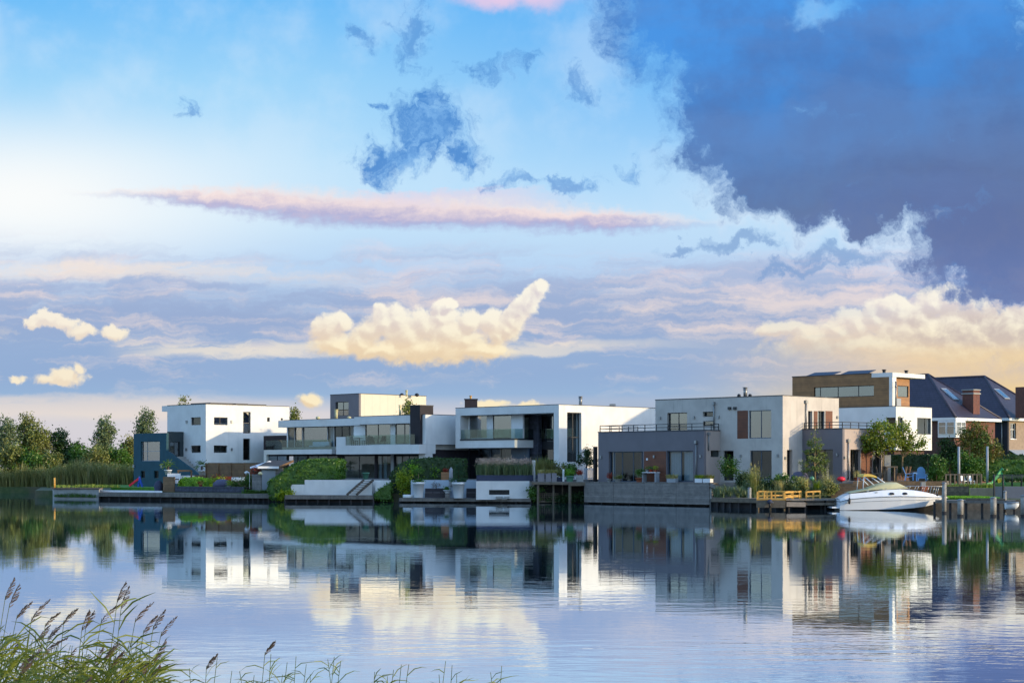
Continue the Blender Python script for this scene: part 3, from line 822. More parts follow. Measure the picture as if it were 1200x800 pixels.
# left wing
aW = aB+2.0; bw2 = xa(aW, 336); bro = xa(aB+.8, 326)
GL = B.face('a', aW, xa(aW,414.6), bw2, zf-.75, zc-.02, 'white_paint', th=.2)
B.win(GL, 337.5, 345, 498, 524, pane='pane_glass', depth=.05); B.win(GL, 345.3, 354.6, 498, 524, pane='pane_mirror', fw=.16, depth=.05, curtain=('curtain',[(.15,.85)]))
B.win(GL, 355, 383.6, 498, 524, pane='pane_mirror', depth=.05, fw=.1); B.win(GL, 384, 391, 498, 524, curtain=('curtain',[(.1,.95)]), depth=.05)
B.win(GL, 391.5, 414.2, 498, 524, cols=(.38,.76), depth=.05, fw=.12, curtain=('curtain',[(.78,.98)]))
B.slab('white_render', aB+.8, aBe-.3, bv+.02, bro, zc-.06, zr-.12)
B.slab('roof_felt', aB+1.2, aBe-.4, bv+.4, bro-.4, zr-.119, zr-.05)
B.slab('roof_felt', aB+.3, aBe-.3, bB+.3, bv, zr-.35, zr-.1)
B.slab('coping', aB-.02, aB+.3, bB-.02, bv, zr+.001, zr+.05); B.slab('coping', aB+.3, aBe, bB-.02, bB+.3, zr+.001, zr+.05)
B.slab('white_render', aBe-.28, aBe, bB+.28, bro-.6, gB, zc-.07); B.slab('white_render', aW+.2, aBe-.28, bw2-.25, bw2, zf, zc-.07)
# floor plates and balconies
B.slab('room', aB+.96+.2, aBe-.3, bB+.3, bw2-.3, zf-.5, zf-.06)
bR0, bR1 = xa(aB-.85, 500), xa(aB-.85, 394)
B.part(MB().bx(aB-.85, aB+1.3, bB-.02, bR1, zs, zf-.01), 'balcony_slab', 'white_render')
t0, t1 = xa(aB-.85, 405), xa(aB-.85, 394)
B.part(MB().bx(aB-.85, aB+.9, t0, t1, zf-.008, zf+.85), 'balcony_upstand', 'white_render')
flat_railing(B, 'balcony_railing', 'grey_frame', [(aB-.8, t0), (aB-.8, xa(aB-.8, 486))], zf, 1.0, rails=(), gap=1.6, glass=M['rail_glass'])
aS = aB+.65
B.part(MB().bx(aS, aW+.6, xa(aS,388.6), xa(aS,309), zat(531.5,182), zat(525.9,182)).bx(aS, aS+.3, xa(aS,312), xa(aS,309), gB, zat(531.5,182)-.002), 'balcony_slab', 'white_render')
flat_railing(B, 'balcony_railing', 'grey_frame', [(aS+.05, xa(aS,388)), (aS+.05, xa(aS,311))], zat(525.9,182), 1.03, rails=(), glass=M['rail_glass'])
B.slab('dark_brick', aW+.1, aW+3, bw2+.01, xa(aW,308), zat(526,184), zat(508.5,184))
# ground floor glazing
aG = aB+2.3; bg0, bg1 = xa(aG, 490.6), xa(aG, 312)
GG = B.face('a', aG, bg0, bg1, gB-.2, zs+.3, 'dark_brick', th=.2)
for x0, x1, cc, kw in ((313,336,(.5,),{}),(337,360,(.5,),{}),(361,395.5,(.33,.66),{}),(402.5,439,(.5,),{'pane':'pane_glass'}),(441.5,458,(.35,),{'curtain':('curtain',[(.05,.3),(.4,.6)])}),(463,489.8,(.3,.6),{'curtain':('curtain',[(.05,.2)])})):
    B.win(GG, x0, x1, 533.5, 561.5, cols=cc, depth=.04, fw=.08, **kw)
B.slab('grey_frame', aG-.12, aG+.02, xa(aG,462.3), xa(aG,459), gB, zs)
B.slab('white_render', aB+.02, aB+.95, bB+.02, xa(aB,490.6), gB-.3, zs-.002)       # corner pillar
B.slab('dark_brick', aB+1.0, aBe-.3, bB+.55, bB+.75, gB-.3, zf-.02)
B.slab('room', aG+.25, aBe-.3, bB+.8, bg1-.3, gB-.1, gB+.02)
# furniture glimpsed indoors belongs to the rooms: plain back wall pieces
B.slab('room', aG+3.4, aG+3.6, bB+1, bg1-.4, gB+.02, zs); B.slab('room', aW+3.2, aW+3.4, bB+1, bw2-.3, zf, zc-.1)
f = dict(axis='a', c=aB-.32)
t0, t1, z0, z1 = B.tz(f, 480.6, 496, 475.3, 521)
t0 = xa(aB-.32, 492.2)
B.part(MB().bx(aB-.32, aB+1.4, t0, t1, zf, z1), 'chimney', 'black_brown')
B.part(MB().bx(aB-.36, aB+1.44, t0-.03, t1+.03, z1+.001, z1+.08), 'chimney_cap', 'dark_metal')
flue(B, 394, 480, 490.5, 184, .16, 'canvas_tan'); flue(B, 468.8, 475, 486, 175, .12, 'lamp_cream')
for px in (372.5, 409): B.part(MB().blob(W(px, 490, 184)+Vector((0,0,.05)), (.22,.22,.16), seed=3), 'roof_vent', 'canvas_tan')
B.done(PN)

# ============ beige panelled block behind
xx = W(420.6, 461.2, 198); aP, bP = xy_ab(xx.x, xx.y); zr = xx.z
Pb = House('panel_house', 'tall flat roofed block clad in beige panels behind the balconied house', aP, bP, 2)
L = Pb.face('a', aP, bP, on_a(aP, 387), 1.5, zr, 'grey_render'); Rr = Pb.face('b', bP, aP+.28, on_b(bP, 499.4), 1.5, zr, 'beige_panel')
M_ = Pb.win(L, 393, 408.5, 470.6, 487, cols=(.52,), frame='black_frame', pane='pane_mirror')
shell(Pb, aP, on_b(bP,499.4), bP, on_a(aP,387), 1.5, zr, (5, 8.2), 'beige_panel')
flue(Pb, 476.4, 457.5, 464, 202, .12, 'canvas_tan')
for px in (470.9, 488.5): Pb.part(MB().blob(W(px, 462.8, 203)+Vector((0,0,.02)), (.25,.25,.2), seed=5), 'roof_vent', 'dark_metal')
Pb.done(PN)

# ============ white frame house
xx = W(655, 474, 163); aD, bD = xy_ab(xx.x, xx.y); zr = xx.z; gD = 2.05
D = House('modern_house', 'white box frame house with an open glazed loggia and one tall slit window', aD, bD, gD)
bD2, aD2 = on_a(aD, 533.8), on_b(bD, 768); zs0, zs1, zfa = 4.98, 5.70, 8.10
bs = on_a(aD, 603); aI = aD+1.1; aJ = aD+3.0
D.slab('white_render', aD, aD+3.4, bD+.66, bD2-.66, zfa, zr)                               # fascia
D.slab('white_render', aD, aD2-.3, bD2-.66, bD2, zs0, zr)                                  # left cheek
Rr = D.face('b', bD, aD, aD2, gD-.3, zr, 'white_render', th=.65)
D.win(Rr, 664.6, 681.3, 483.2, 541, cols=(.56,), rows=(.5,), depth=.3, fw=.08, pane='pane_glass', frame='black_frame')
D.part(MB().bx(aD+.002, aD2-.3, bs, bD2-.662, zs0, zs1), 'balcony_slab', 'white_render')
D.part(MB().bx(aD-.05, aJ, bs-.05, bD2-.66, zs1+.001, zs1+.14), 'balcony_edge', 'black_frame')
UI = D.face('a', aI, bs, bD2-.662, zs1, zfa-.002, 'white_paint', th=.2)
D.win(UI, 550, 570.5, 486.5, 513.5, pane='pane_mirror', depth=.05, frame='grey_frame'); D.win(UI, 577.6, 599, 486.5, 513.5, pane='pane_mirror', depth=.05)
UJ = D.face('a', aJ, bD+.652, bs, gD-.2, zfa-.002, 'black_frame', th=.2)
D.win(UJ, 612, 619.5, 488, 516, curtain=('curtain',[(.05,.95)]), depth=.05); D.win(UJ, 631.5, 648.3, 487, 518, pane='pane_mirror', depth=.05, curtain=('blind',[(.02,.98)]))
D.win(UJ, 604.5, 617, 526, 560, depth=.05, pane='pane_dark'); D.win(UJ, 618, 632, 526, 560, depth=.05, cols=(.5,), pane='pane_dark'); D.win(UJ, 633, 648.5, 526, 560, depth=.05, cols=(.5,), pane='pane_dark')
f = dict(axis='a', c=aJ-.5); t0, t1, z0, z1 = D.tz(f, 620, 630.8, 486, 517)
D.part(MB().bx(aJ-.5, aJ-.01, t0, t1, gD, zfa-.01), 'stone_pillar', 'stone_slate')
aK = aD+2.0
GG = D.face('a', aK, bs+.1, bD2-.9, gD-.2, zs0-.002, 'blue_frame', th=.18)
D.win(GG, 549, 574, 525.2, 561, depth=.04, cols=(.0,), pane='pane_glass'); D.win(GG, 575, 599, 525.2, 561, depth=.04, cols=(.5,), pane='pane_glass')
D.slab('black_frame', aK+.2, aD2-.4, bD2-1.2, bD2-.9, gD-.2, zs0-.002)
flat_railing(D, 'balcony_railing', 'grey_frame', [(aD+.06, bD2-.72), (aD+.06, bs+.02), (aJ-.05, bs+.02)], zs1+.14, .92, rails=(), glass=M['rail_glass'])
flat_railing(D, 'balcony_railing', 'grey_frame', [(aJ-.3, bs-.1), (aJ-.3, bD+.7)], zs1+.14, .92, rails=(), glass=M['rail_glass'])
D.slab('white_render', aD2-.28, aD2, bD+.66, bD2, gD-.3, zr)
D.slab('roof_felt', aD+3.4, aD2-.3, bD+.66, bD2-.66, zr-.5, zr-.2)
D.slab('room', aJ+.3, aD2-.3, bD+.7, bD2-1.3, gD-.1, gD); D.slab('room', aI+4, aI+4.2, bD+.7, bD2-.7, zs1, zfa); D.slab('room', aK+3.5, aK+3.7, bD+.7, bD2-1.3, gD, zs0-.01)
D.slab('room', aJ+.25, aD2-.3, bD+.66, bs-.01, zs0, zs1)
D.slab('coping', aD-.02, aD+.3, bD-.02, bD2+.02, zr+.001, zr+.05); D.slab('coping', aD+.3, aD2, bD-.02, bD+.3, zr+.001, zr+.05)
p = W(552, 476, 178)
ch = D.part(MB().box(p.x-.62, p.x+.62, p.y-.5, p.y+.5, zr-.3, zat(468.4, 178)), 'chimney', 'dark_brick')
D.part(MB().box(p.x-.68, p.x+.68, p.y-.56, p.y+.56, zat(468.4,178)+.001, zat(467.5,178)+.02), 'chimney_cap', 'dark_metal', ch)
flue(D, 551.5, 464, 467.4, 178, .1, 'yellow_timber'); flue(D, 680.3, 464.8, 474.5, 166, .16, 'galvanised')
p = W(717.8, 476, 171); D.part(MB().box(p.x-.28, p.x+.28, p.y-.28, p.y+.28, zr-.1, zat(473.2,171)), 'roof_vent', 'galvanised')
D.slab('dark_timber', *(lambda a, b: (a, a+.3, b, b+.25))(*xy_ab(xat(697.5,158), 158)), 1.8, zat(523, 158))
D.done(PN)

# ============ grey and white house with the wood panels
aE, bE, gE = 118.02, 87.04, 1.87
E = House('modern_house', 'pale grey house with brown wood panels and a low dark grey wing on the quay', aE, bE, gE)
aX, bX = 115.87, 93.44; zx = zat(504.4, 148); zr = zat(463.5, 145)
bE2, aE2 = on_a(aE, 768), on_b(bE, 983); bX2 = on_a(aX, 701)
Lm = E.face('a', aE, bE, bE2, gE-.3, zr, 'white_render_worn'); Rm = E.face('b', bE, aE+.28, aE2, gE-.3, zr, 'white_render_worn')
E.win(Lm, 781.8, 805.2, 483.4, 504.6, cols=(.5,), pane='pane_mirror', depth=.22)
E.win(Lm, 823.6, 835.5, 482.2, 488, depth=.25, pane='pane_dark'); E.win(Lm, 823.8, 835.8, 493.2, 498.8, depth=.12, pane='pane_mirror')
E.win(Lm, 877.8, 903.7, 480.6, 513.4, cols=(.52,), pane='pane_mirror', depth=.1, frame='blue_frame')
E.win(Lm, 878.8, 904.2, 527.6, 561.4, cols=(.48,), depth=.16, frame='blue_frame', name='terrace_door')
E.win(Lm, 847.6, 859.6, 527.8, 562.6, cols=(), depth=.16, name='terrace_door')
E.plate(Lm, 864, 876.6, 480.9, 513.7, 'wood_panel', 'wood_brown', -.012, .03)
for x in (855.3, 861.6): E.plate(Lm, x-1.6, x+1.6, 476.6, 479.8, 'air_vent', 'black_frame', -.12, .02)
for x, y in ((773.7,489.6),(813.7,489),(842.3,488.5),(868,534),(911.5,533.5)): E.lamp(Lm, x, y)
E.pipe(Lm, 837.3, 470.3, 503)
E.win(Rm, 947, 952, 481.4, 502.5, depth=.25, curtain=('blind',[(.05,.95)])); E.win(Rm, 958.6, 966.3, 481.4, 502.5, depth=.14, curtain=('curtain',[(.05,.6)]), cols=(.5,))
E.plate(Rm, 953.6, 957.8, 481.4, 502.5, 'wood_panel', 'wood_brown', -.03); E.plate(Rm, 967.3, 975.3, 481.4, 502.5, 'wood_panel', 'wood_brown', -.03)
E.win(Rm, 922.2, 928.6, 527, 558, depth=.3); E.pipe(Rm, 943.8, 468.6, 502.3); E.lamp(Rm, 981, 488.8); E.lamp(Rm, 920.2, 536.5)
shell(E, aE, aE2, bE, bE2, gE-.3, zr, (gE, 5.2), 'white_render_worn')
flue(E, 873.4, 454.3, 464.4, 150, .16, 'galvanised')
for px in (866, 879): E.part(MB().blob(W(px, 463.8, 150)+Vector((0,0,.02)), (.16,.16,.16), seed=4), 'roof_vent', 'dark_metal')
# low wing
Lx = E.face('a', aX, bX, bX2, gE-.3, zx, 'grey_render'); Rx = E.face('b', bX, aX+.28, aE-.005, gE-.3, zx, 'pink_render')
E.win(Lx, 713.4, 753.4, 528.8, 564, cols=(.12,.36,.68,.93), frame='blue_frame', fw=.07, depth=.2, curtain=('curtain',[(.03,.12),(.92,.98)]), name='sliding_door')
E.win(Lx, 781.2, 812.2, 528, 564, cols=(.5,), frame='blue_frame', fw=.08, depth=.2, curtain=('curtain',[(.04,.45),(.55,.97)]), name='sliding_door')
E.plate(Lx, 754.8, 780.6, 528.4, 564, 'wood_panel', 'wood_brown', -.02, .03)
for x, y in ((704.5,535.3),(766.8,534.8),(821,534.3)): E.lamp(Lx, x, y)
E.plate(Lx, 757.6, 759.4, 536.5, 539, 'wall_socket', 'white_paint', -.05, -.021)
E.pipe(Lx, 816.4, 515.6, 564); E.pipe(Rx, 829.6, 506, 528)
E.win(Rx, 833, 844.6, 527.6, 535.2, depth=.2)
E.slab('grey_render', aX+.28, aE2-.5, bX2-.28, bX2, gE-.3, zx); E.slab('grey_render', aE2-.8, aE2-.5, bE2+.01, bX2-.28, gE-.3, zx)
E.slab('roof_felt', aX+.29, aE-.01, bX+.29, bX2-.29, zx-.3, zx-.12); E.slab('roof_felt', aE-.01, aE2-.8, bE2+.01, bX2-.29, zx-.3, zx-.12)
E.slab('coping', aX-.03, aX+.3, bX-.03, bX2+.03, zx+.001, zx+.08); E.slab('coping', aX+.3, aE-.02, bX-.03, bX+.3, zx+.001, zx+.08)
E.slab('room', aX+.3, aE2-.8, bX+.3, bX2-.3, gE-.2, gE-.01); E.slab('room', aE+3, aE+3.2, bX+.3, bX2-.3, gE, zx-.4)
flat_railing(E, 'roof_railing', 'dark_metal', [(aE-.1, bX+.12), (aX+.14, bX+.12), (aX+.14, bX2-.1), (aE+3, bX2-.1)], zx+.08, .52, post=.05, gap=1.25, rails=(1., .5))
# second low wing
aY = on_b(bE, 940.2); bY = on_a(aY, 987.4); zy = zat(502.7, 145); aY2 = on_b(bY, 1036)
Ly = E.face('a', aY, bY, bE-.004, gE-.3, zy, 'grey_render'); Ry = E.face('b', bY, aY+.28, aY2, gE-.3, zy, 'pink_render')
E.win(Ly, 943, 976, 526.5, 562, cols=(.33,.66), depth=.2); E.lamp(Ly, 981.3, 532.5)
E.win(Ry, 996.5, 1008.5, 526.5, 563, cols=(.5,), depth=.25); E.plate(Ry, 1009, 1022, 527, 563, 'wood_panel', 'wood_brown', -.02)
E.win(Ry, 1023, 1033, 527, 563, depth=.25); E.pipe(Ry, 993.2, 514, 562); E.lamp(Ry, 989.6, 536)
E.slab('pink_render', aY2-.28, aY2, bY+.28, bE+4, gE-.3, zy)
E.slab('roof_felt', aY+.29, aY2-.29, bY+.29, bE-.01, zy-.3, zy-.12)
E.slab('coping', aY-.03, aY+.3, bY-.03, bE-.01, zy+.001, zy+.08); E.slab('coping', aY+.3, aY2, bY-.03, bY+.3, zy+.001, zy+.08)
flat_railing(E, 'roof_railing', 'dark_metal', [(aY+.14, bE-.1), (aY+.14, bY+.12), (aY2, bY+.12)], zy+.08, .48, post=.05, gap=1.25, rails=(1., .5))
E.done(PN)

# ============ timber-clad house behind it
xx = W(1050, 476, 160); aF, bF = xy_ab(xx.x, xx.y); z1 = xx.z
Fh = House('modern_house', 'white house topped by a wide brown timber clad box with a window strip', aF, bF, 1.6)
bF2, aF2 = on_a(aF, 975), on_b(bF, 1092)
L = Fh.face('a', aF, bF, bF2, 4.68, z1); Rr = Fh.face('b', bF, aF+.28, aF2, 4.68, z1)
Fh.win(L, 1038.8, 1049.4, 489, 506, depth=.1); Fh.win(Rr, 1050.6+.9, 1058, 489, 506, depth=.1)
Fh.win(Rr, 1074.8, 1091, 489.6, 508.8, cols=(.65,), depth=.12)
Fh.slab('white_render', aF2-.28, aF2, bF+.28, bF2+6, 4.68, z1); Fh.slab('white_render', aF+.28, aF2-.28, bF2-.28, bF2, 4.68, z1)
Fh.slab('roof_felt', aF+.29, aF2-.29, bF+.29, bF2+5, z1-.4, z1-.15); Fh.slab('dark_red_brick', aF+.5, aF2-.5, bF+.5, bF2+5, 1.2, 4.67)
Fh.slab('coping', aF-.02, aF+.3, bF-.02, bF2, z1+.001, z1+.05); Fh.slab('coping', aF+.3, aF2, bF-.02, bF+.3, z1+.001, z1+.05)
aU = aF+.2; bU, bU2 = on_a(aU, 1046), on_a(aU, 928.5); z2 = zat(437, 161); aU2 = on_b(bU+.5, 1067)
LU = Fh.face('a', aU, bU+.35, bU2, z1+.06, z2, 'wood_tan', th=.2)
Fh.win(LU, 953.7, 1024, 452.4, 465.2, cols=(.10,.40,.74), depth=.1, pane='pane_mirror')
RU = Fh.face('b', bU+.6, aU+.6, aU2, z1+.06, z2-.3, 'wood_light', th=.2)
Fh.win(RU, 1052, 1064.6, 452, 465.2, depth=.05, frame='dark_metal', pane='pane_mirror')
Fh.slab('white_render', aU-.03, aU+.6, bU, bU+.345, z1+.055, z2-.36); Fh.slab('white_render', aU-.03, aU2+1.6, bU-.02, bU+2.2, z2-.35, z2+.03)
Fh.slab('wood_tan', aU2-.2, aU2, bU+.8, bU2, z1+.06, z2-.36); Fh.slab('wood_tan', aU+.2, aU2-.2, bU2-.2, bU2, z1+.06, z2)
Fh.slab('roof_felt', aU+.21, aU2-.2, bU+2.2, bU2-.2, z2-.3, z2-.05); Fh.slab('coping', aU-.04, aU+.2, bU+2.2, bU2+.04, z2+.001, z2+.07)
so_ = MB()
for i in range(2):
    b0 = bU+3.2+i*3.8; so_.hexa([ab(aU+.8,b0,z2+.06), ab(aU+2.2,b0,z2+.42), ab(aU+2.2,b0+3,z2+.42), ab(aU+.8,b0+3,z2+.06), ab(aU+.8,b0,z2+.11), ab(aU+2.2,b0,z2+.48), ab(aU+2.2,b0+3,z2+.48), ab(aU+.8,b0+3,z2+.11)])
Fh.part(so_, 'solar_panel', 'solar')
flue(Fh, 1036, 433.5, 438, 163, .14, 'dark_metal'); flue(Fh, 1062, 434.5, 438, 163, .14, 'dark_metal'); flue(Fh, 1049.8, 447.5, 476, 160.3, .07, 'galvanised')
Fh.part(MB().bx(aF+.9, aF+1.6, bF+.5, bF+.9, z1+.06, z1+.75), 'air_conditioner', 'grey_frame')
Fh.done(PN)

# ============ two villas with hipped tile roofs
def villa(label, a0, b0, a1, b1, zg, ze, apex, ridge, wl, wr, rl, rr, ov=.45):
    h = House('brick_villa', label, a0, b0, zg)
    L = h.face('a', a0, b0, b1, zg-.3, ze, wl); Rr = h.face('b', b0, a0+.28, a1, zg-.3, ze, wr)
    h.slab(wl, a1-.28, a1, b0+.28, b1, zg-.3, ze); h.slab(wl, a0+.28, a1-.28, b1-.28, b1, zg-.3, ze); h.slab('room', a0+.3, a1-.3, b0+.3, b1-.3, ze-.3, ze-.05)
    A0, A1, B0, B1 = a0-ov, a1+ov, b0-ov, b1+ov
    e = [ab(A0,B0,ze), ab(A1,B0,ze), ab(A1,B1,ze), ab(A0,B1,ze)]; p = ab(*apex); q = ab(*ridge)
    up = Vector((0,0,.16))
    rf = MB().add([x+up for x in e]+[p, q], [(0,1,4), (1,2,5,4), (2,3,5), (3,0,4,5), (3,2,1,0)])
    ro = h.part(rf, 'roof', rl)
    hips = MB()
    for s_, t_ in ((e[0]+up, p), (e[1]+up, p), (p, q), (e[2]+up, q), (e[3]+up, q)): hips.tube([s_, t_], .13, 6)
    h.part(hips, 'ridge_tiles', rl, ro)
    h.part(MB().bx(A0-.02, A1+.02, B0-.02, B1+.02, ze-.12, ze+.155), 'eaves', 'white_paint')
    return h, L, Rr, ro
def roof_window(h, ro, Y0, corners):
    """sloping roof light: four corner points on the roof surface, lifted a little along the slope normal"""
    c = [Vector(x) for x in corners]; n = (c[1]-c[0]).cross(c[3]-c[0]).normalized()
    if n.z < 0: n = -n
    h.part(MB().extr([x+n*.01 for x in c], n*.09), 'roof_window', 'grey_frame', ro)
    m = sum(c, Vector())/4
    return [m+(x-m)*.82+n*.101 for x in c], n
xx = W(1118, 489, 172); aV, bV = xy_ab(xx.x, xx.y)
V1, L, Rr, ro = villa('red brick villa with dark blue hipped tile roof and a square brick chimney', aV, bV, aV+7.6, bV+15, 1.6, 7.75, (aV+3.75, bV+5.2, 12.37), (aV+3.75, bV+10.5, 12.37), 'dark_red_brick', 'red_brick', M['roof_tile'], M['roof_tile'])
bay = MB().bx(aV-.45, aV+1.35, bV-.45, bV+1.5, 6.0, 7.6); V1.part(bay, 'bay_window', 'white_paint')
for i in range(2):   # the lights of the corner bay, on both of its sides
    f1 = dict(axis='a', c=aV-.47, holes=[]); f2 = dict(axis='b', c=bV-.47, holes=[])
    V1.win_tz(f1, bV-.33+i*.92, bV+.51+i*.92, 6.3, 7.5, (), (.35,), 'white_paint', 'pane_mirror', .045, -.03, hole=False)
    V1.win_tz(f2, aV-.33+i*.84, aV+.45+i*.84, 6.3, 7.5, (), (.35,), 'white_paint', 'pane_mirror', .045, -.03, hole=False)
V1.win_tz(Rr, aV+4.3, aV+5.6, 2.6, 4.6, (.5,), (), 'white_paint', sill='white_paint'); V1.win_tz(L, bV+.4, bV+2.4, 2.2, 4.4, (.5,), (), 'white_paint', sill='white_paint')
p = W(1138, 470, 175.5)
ch = V1.part(MB().bx(*(lambda a,b: (a-.6,a+.6,b-.6,b+.6))(*xy_ab(p.x, p.y)), 7.7, zat(457.5,175.5)), 'chimney', 'red_brick')
V1.part(MB().bx(*(lambda a,b: (a-.68,a+.68,b-.68,b+.68))(*xy_ab(p.x, p.y)), zat(462,175.5), zat(460.5,175.5)), 'chimney_band', 'concrete', ch)
V1.part(MB().bx(*(lambda a,b: (a-.68,a+.68,b-.68,b+.68))(*xy_ab(p.x, p.y)), zat(457.5,175.5)+.001, zat(456.3,175.5)), 'chimney_cap', 'concrete', ch)
def on_right_slope(h0, ap, b0, ze, a, s, ov=.45):     # point on the hip end: a along, s = share of the way up
    A0 = h0-ov; B0 = b0-ov; return ab(a, B0+(ap[1]-B0)*s, ze+.16+(ap[2]-ze-.16)*s)
ap = (aV+3.75, bV+5.2, 12.37); Q = lambda a, s: on_right_slope(aV, ap, bV, 7.75, a, s)
cs, n = roof_window(V1, ro, 0, [Q(aV+2.9,.40), Q(aV+3.9,.40), Q(aV+3.9,.66), Q(aV+2.9,.66)])
V1.part(MB().extr(cs, n*.01), 'pane', 'pane_mirror', ro)
V1.done({**PN, 'dark_red_brick': 'wall'})
xx = W(1181, 489.5, 186); aV, bV = xy_ab(xx.x, xx.y)
V2, L, Rr, ro = villa('villa with dark hipped roof and navy boarded side behind the brick villa', aV, bV, aV+9.4, bV+17, 1.6, 8.1, (aV+4.6, bV+5.4, 12.95), (aV+4.6, bV+13.5, 12.95), 'navy_cladding', 'tan_brick', M['roof_tile'], M['roof_tile'])
V2.win_tz(Rr, aV+.55, aV+1.7, 6.1, 7.75, (.5,), (.4,), 'white_paint', 'pane_mirror', sill='white_paint')
V2.pipe(L, 1174.5, 492, 534)
V2.part(MB().hexa([ab(aV+.2,bV-1.5,4.1), ab(aV+7,bV-1.5,4.1), ab(aV+7,bV-.01,4.9), ab(aV+.2,bV-.01,4.9), ab(aV+.2,bV-1.5,4.16), ab(aV+7,bV-1.5,4.16), ab(aV+7,bV-.01,4.97), ab(aV+.2,bV-.01,4.97)]), 'awning', 'blind')
ap = (aV+4.6, bV+5.4, 12.95); Q = lambda a, s: on_right_slope(aV, ap, bV, 8.1, a, s)
cs, n = roof_window(V2, ro, 0, [Q(aV+3.2,.45), Q(aV+4.3,.45), Q(aV+4.3,.68), Q(aV+3.2,.68)])
V2.part(MB().extr(cs, n*.01), 'pane', 'pane_mirror', ro)
p = W(1199.5, 470, 186)
V2.part(MB().bx(*(lambda a,b: (a-.6,a+.6,b-.6,b+.6))(*xy_ab(p.x, p.y)), 8.3, zat(453.5,186)), 'chimney', 'red_brick')
V2.done(PN)
# ------------------------------------------------------------------ gardens, quays and boats
def one(mb, name, mat, label, cat, group=None, bevel=0):
    return tag(mb.build(name, M[mat] if isinstance(mat, str) else mat, bevel=bevel), label, cat, group)
def poly(*q): return [(xat(p, Y), Y) for p, Y in q]
def hedge(name, label, cat, pts, Y, depth, mat, leaf=.2, dens=1.0, yaw=0.0, core=True, group=None):
    """clipped hedge: an outline at distance Y pushed back by depth, covered with leaves"""
    P = np.array([(xat(px, Y), zat(py, Y)) for px, py in pts]); lo, hi = P.min(0), P.max(0)
    def inside(q):
        c = np.zeros(len(q), bool); j = len(P)-1
        for i in range(len(P)):
            xi, zi = P[i]; xj, zj = P[j]
            m = ((zi > q[:,1]) != (zj > q[:,1])) & (q[:,0] < (xj-xi)*(q[:,1]-zi)/(zj-zi+1e-12)+xi); c ^= m; j = i
        return c
    area = (hi[0]-lo[0])*(hi[1]-lo[1]); n = int(area/(leaf*leaf)*3.2*dens)
    q = rng.uniform(lo, hi, (n, 2)); q = q[inside(q)]
    front = np.stack([q[:,0], Y+rng.exponential(.12, len(q))-.10, q[:,1]], 1)
    tops = []
    for i in range(len(P)):
        a, b = P[i], P[(i+1)%len(P)]; L = np.hypot(*(b-a)); k_ = int(L*depth/(leaf*leaf)*2.2*dens)
        if k_ < 1: continue
        s = rng.uniform(0, 1, k_)[:, None]; e = a+(b-a)*s
        tops.append(np.stack([e[:,0]+rng.normal(0,.06,k_), Y+rng.uniform(0, depth, k_), e[:,1]+rng.normal(0,.07,k_)], 1))
    pts3 = np.concatenate([front]+tops, 0)
    bump = .10*np.sin(pts3[:,0]*2.3+pts3[:,2]*1.7)+.08*np.sin(pts3[:,0]*5.1-pts3[:,2]*4.0)
    pts3[:,1] += bump
    t = thing(name, label, cat, (float(P[:,0].mean()), Y+depth/2, float(lo[1])), group)
    quads('foliage', leaves(pts3, leaf), M[mat], t)
    if core:
        c = P.mean(0); k_ = .93; MB().extr([(c[0]+(x-c[0])*k_, Y+.12, c[1]+(z-c[1])*k_) for x, z in P], (0, depth-.24, 0)).build('branches', M[mat], t)
    return t
def potted(name, label, px, py0, py1, Y, r, potmat, plantmat, ph, pw_, n=30, leaf=.1, pot='round', taper=.72, plant='shrub', group=None):
    """pot standing with its foot at row py1, rim at py0; plant ph tall, pw_ wide"""
    b = W(px, py1, Y); h = (py1-py0)*Y/FPX
    t = thing(name, label, 'plant pot', b, group)
    if pot == 'round':
        m = MB().lathe(b, [(r*taper, 0), (r*taper*1.02, .02), (r*.98, h*.86), (r*1.08, h*.86), (r*1.08, h), (r*.96, h), (r*.94, h*.9)], 24)
    else:
        m = MB().box(b.x-r, b.x+r, b.y-r, b.y+r, b.z, b.z+h)
    m.build('pot', M[potmat], t)
    top = b.z+h
    if plant == 'shrub':
        bl = [(b.x+rng.uniform(-.25,.25)*pw_, b.y+rng.uniform(-.25,.25)*pw_, top+ph*rng.uniform(.3,.7), pw_*.36, pw_*.36, ph*.34) for _ in range(4)]
        quads('foliage', leaves(clump_points(bl, n, 18, .1, .3, top-.02), leaf), M[plantmat], t)
    elif plant == 'grass':
        quads('foliage', np.concatenate([grass((b.x+rng.uniform(-.7,.7)*r, b.y+rng.uniform(-.6,.6)*r, top-.03), 26, ph, .5, .02, .3, .1) for _ in range(5)], 0), M[plantmat], t)
    elif plant == 'cloud':      # clipped in tiers on a bare stem
        bl = [(b.x+dx*pw_, b.y, top+z*ph, pw_*w, pw_*w, ph*.10) for dx, z, w in ((-.05,.10,.62),(.28,.12,.4),(-.2,.32,.30),(.15,.45,.36),(.0,.62,.34),(.05,.80,.28),(.08,.95,.14))]
        quads('foliage', leaves(clump_points(bl, n, 22, .09, .3, top-.02), leaf), M[plantmat], t)
        MB().tube([(b.x, b.y, top-.1), (b.x+.05, b.y, top+ph*.9)], .05, 6).build('stem', M['trunk'], t)
    elif plant == 'standard':   # low skirt, thin stem, small round head
        bl = [(b.x, b.y, top+.06, pw_*.62, pw_*.62, .14)]
        quads('foliage', leaves(clump_points(bl, n//2, 18, .08, .2, top-.02), leaf), M[plantmat], t)
        bl = [(b.x, b.y, top+ph*.85, pw_*.42, pw_*.42, ph*.2)]
        quads('crown', leaves(clump_points(bl, n//2, 18, .09, .3), leaf), M[plantmat], t)
        MB().tube([(b.x, b.y, top-.1), (b.x, b.y, top+ph*.8)], .03, 6).build('stem', M['trunk_pale'], t)
    return t
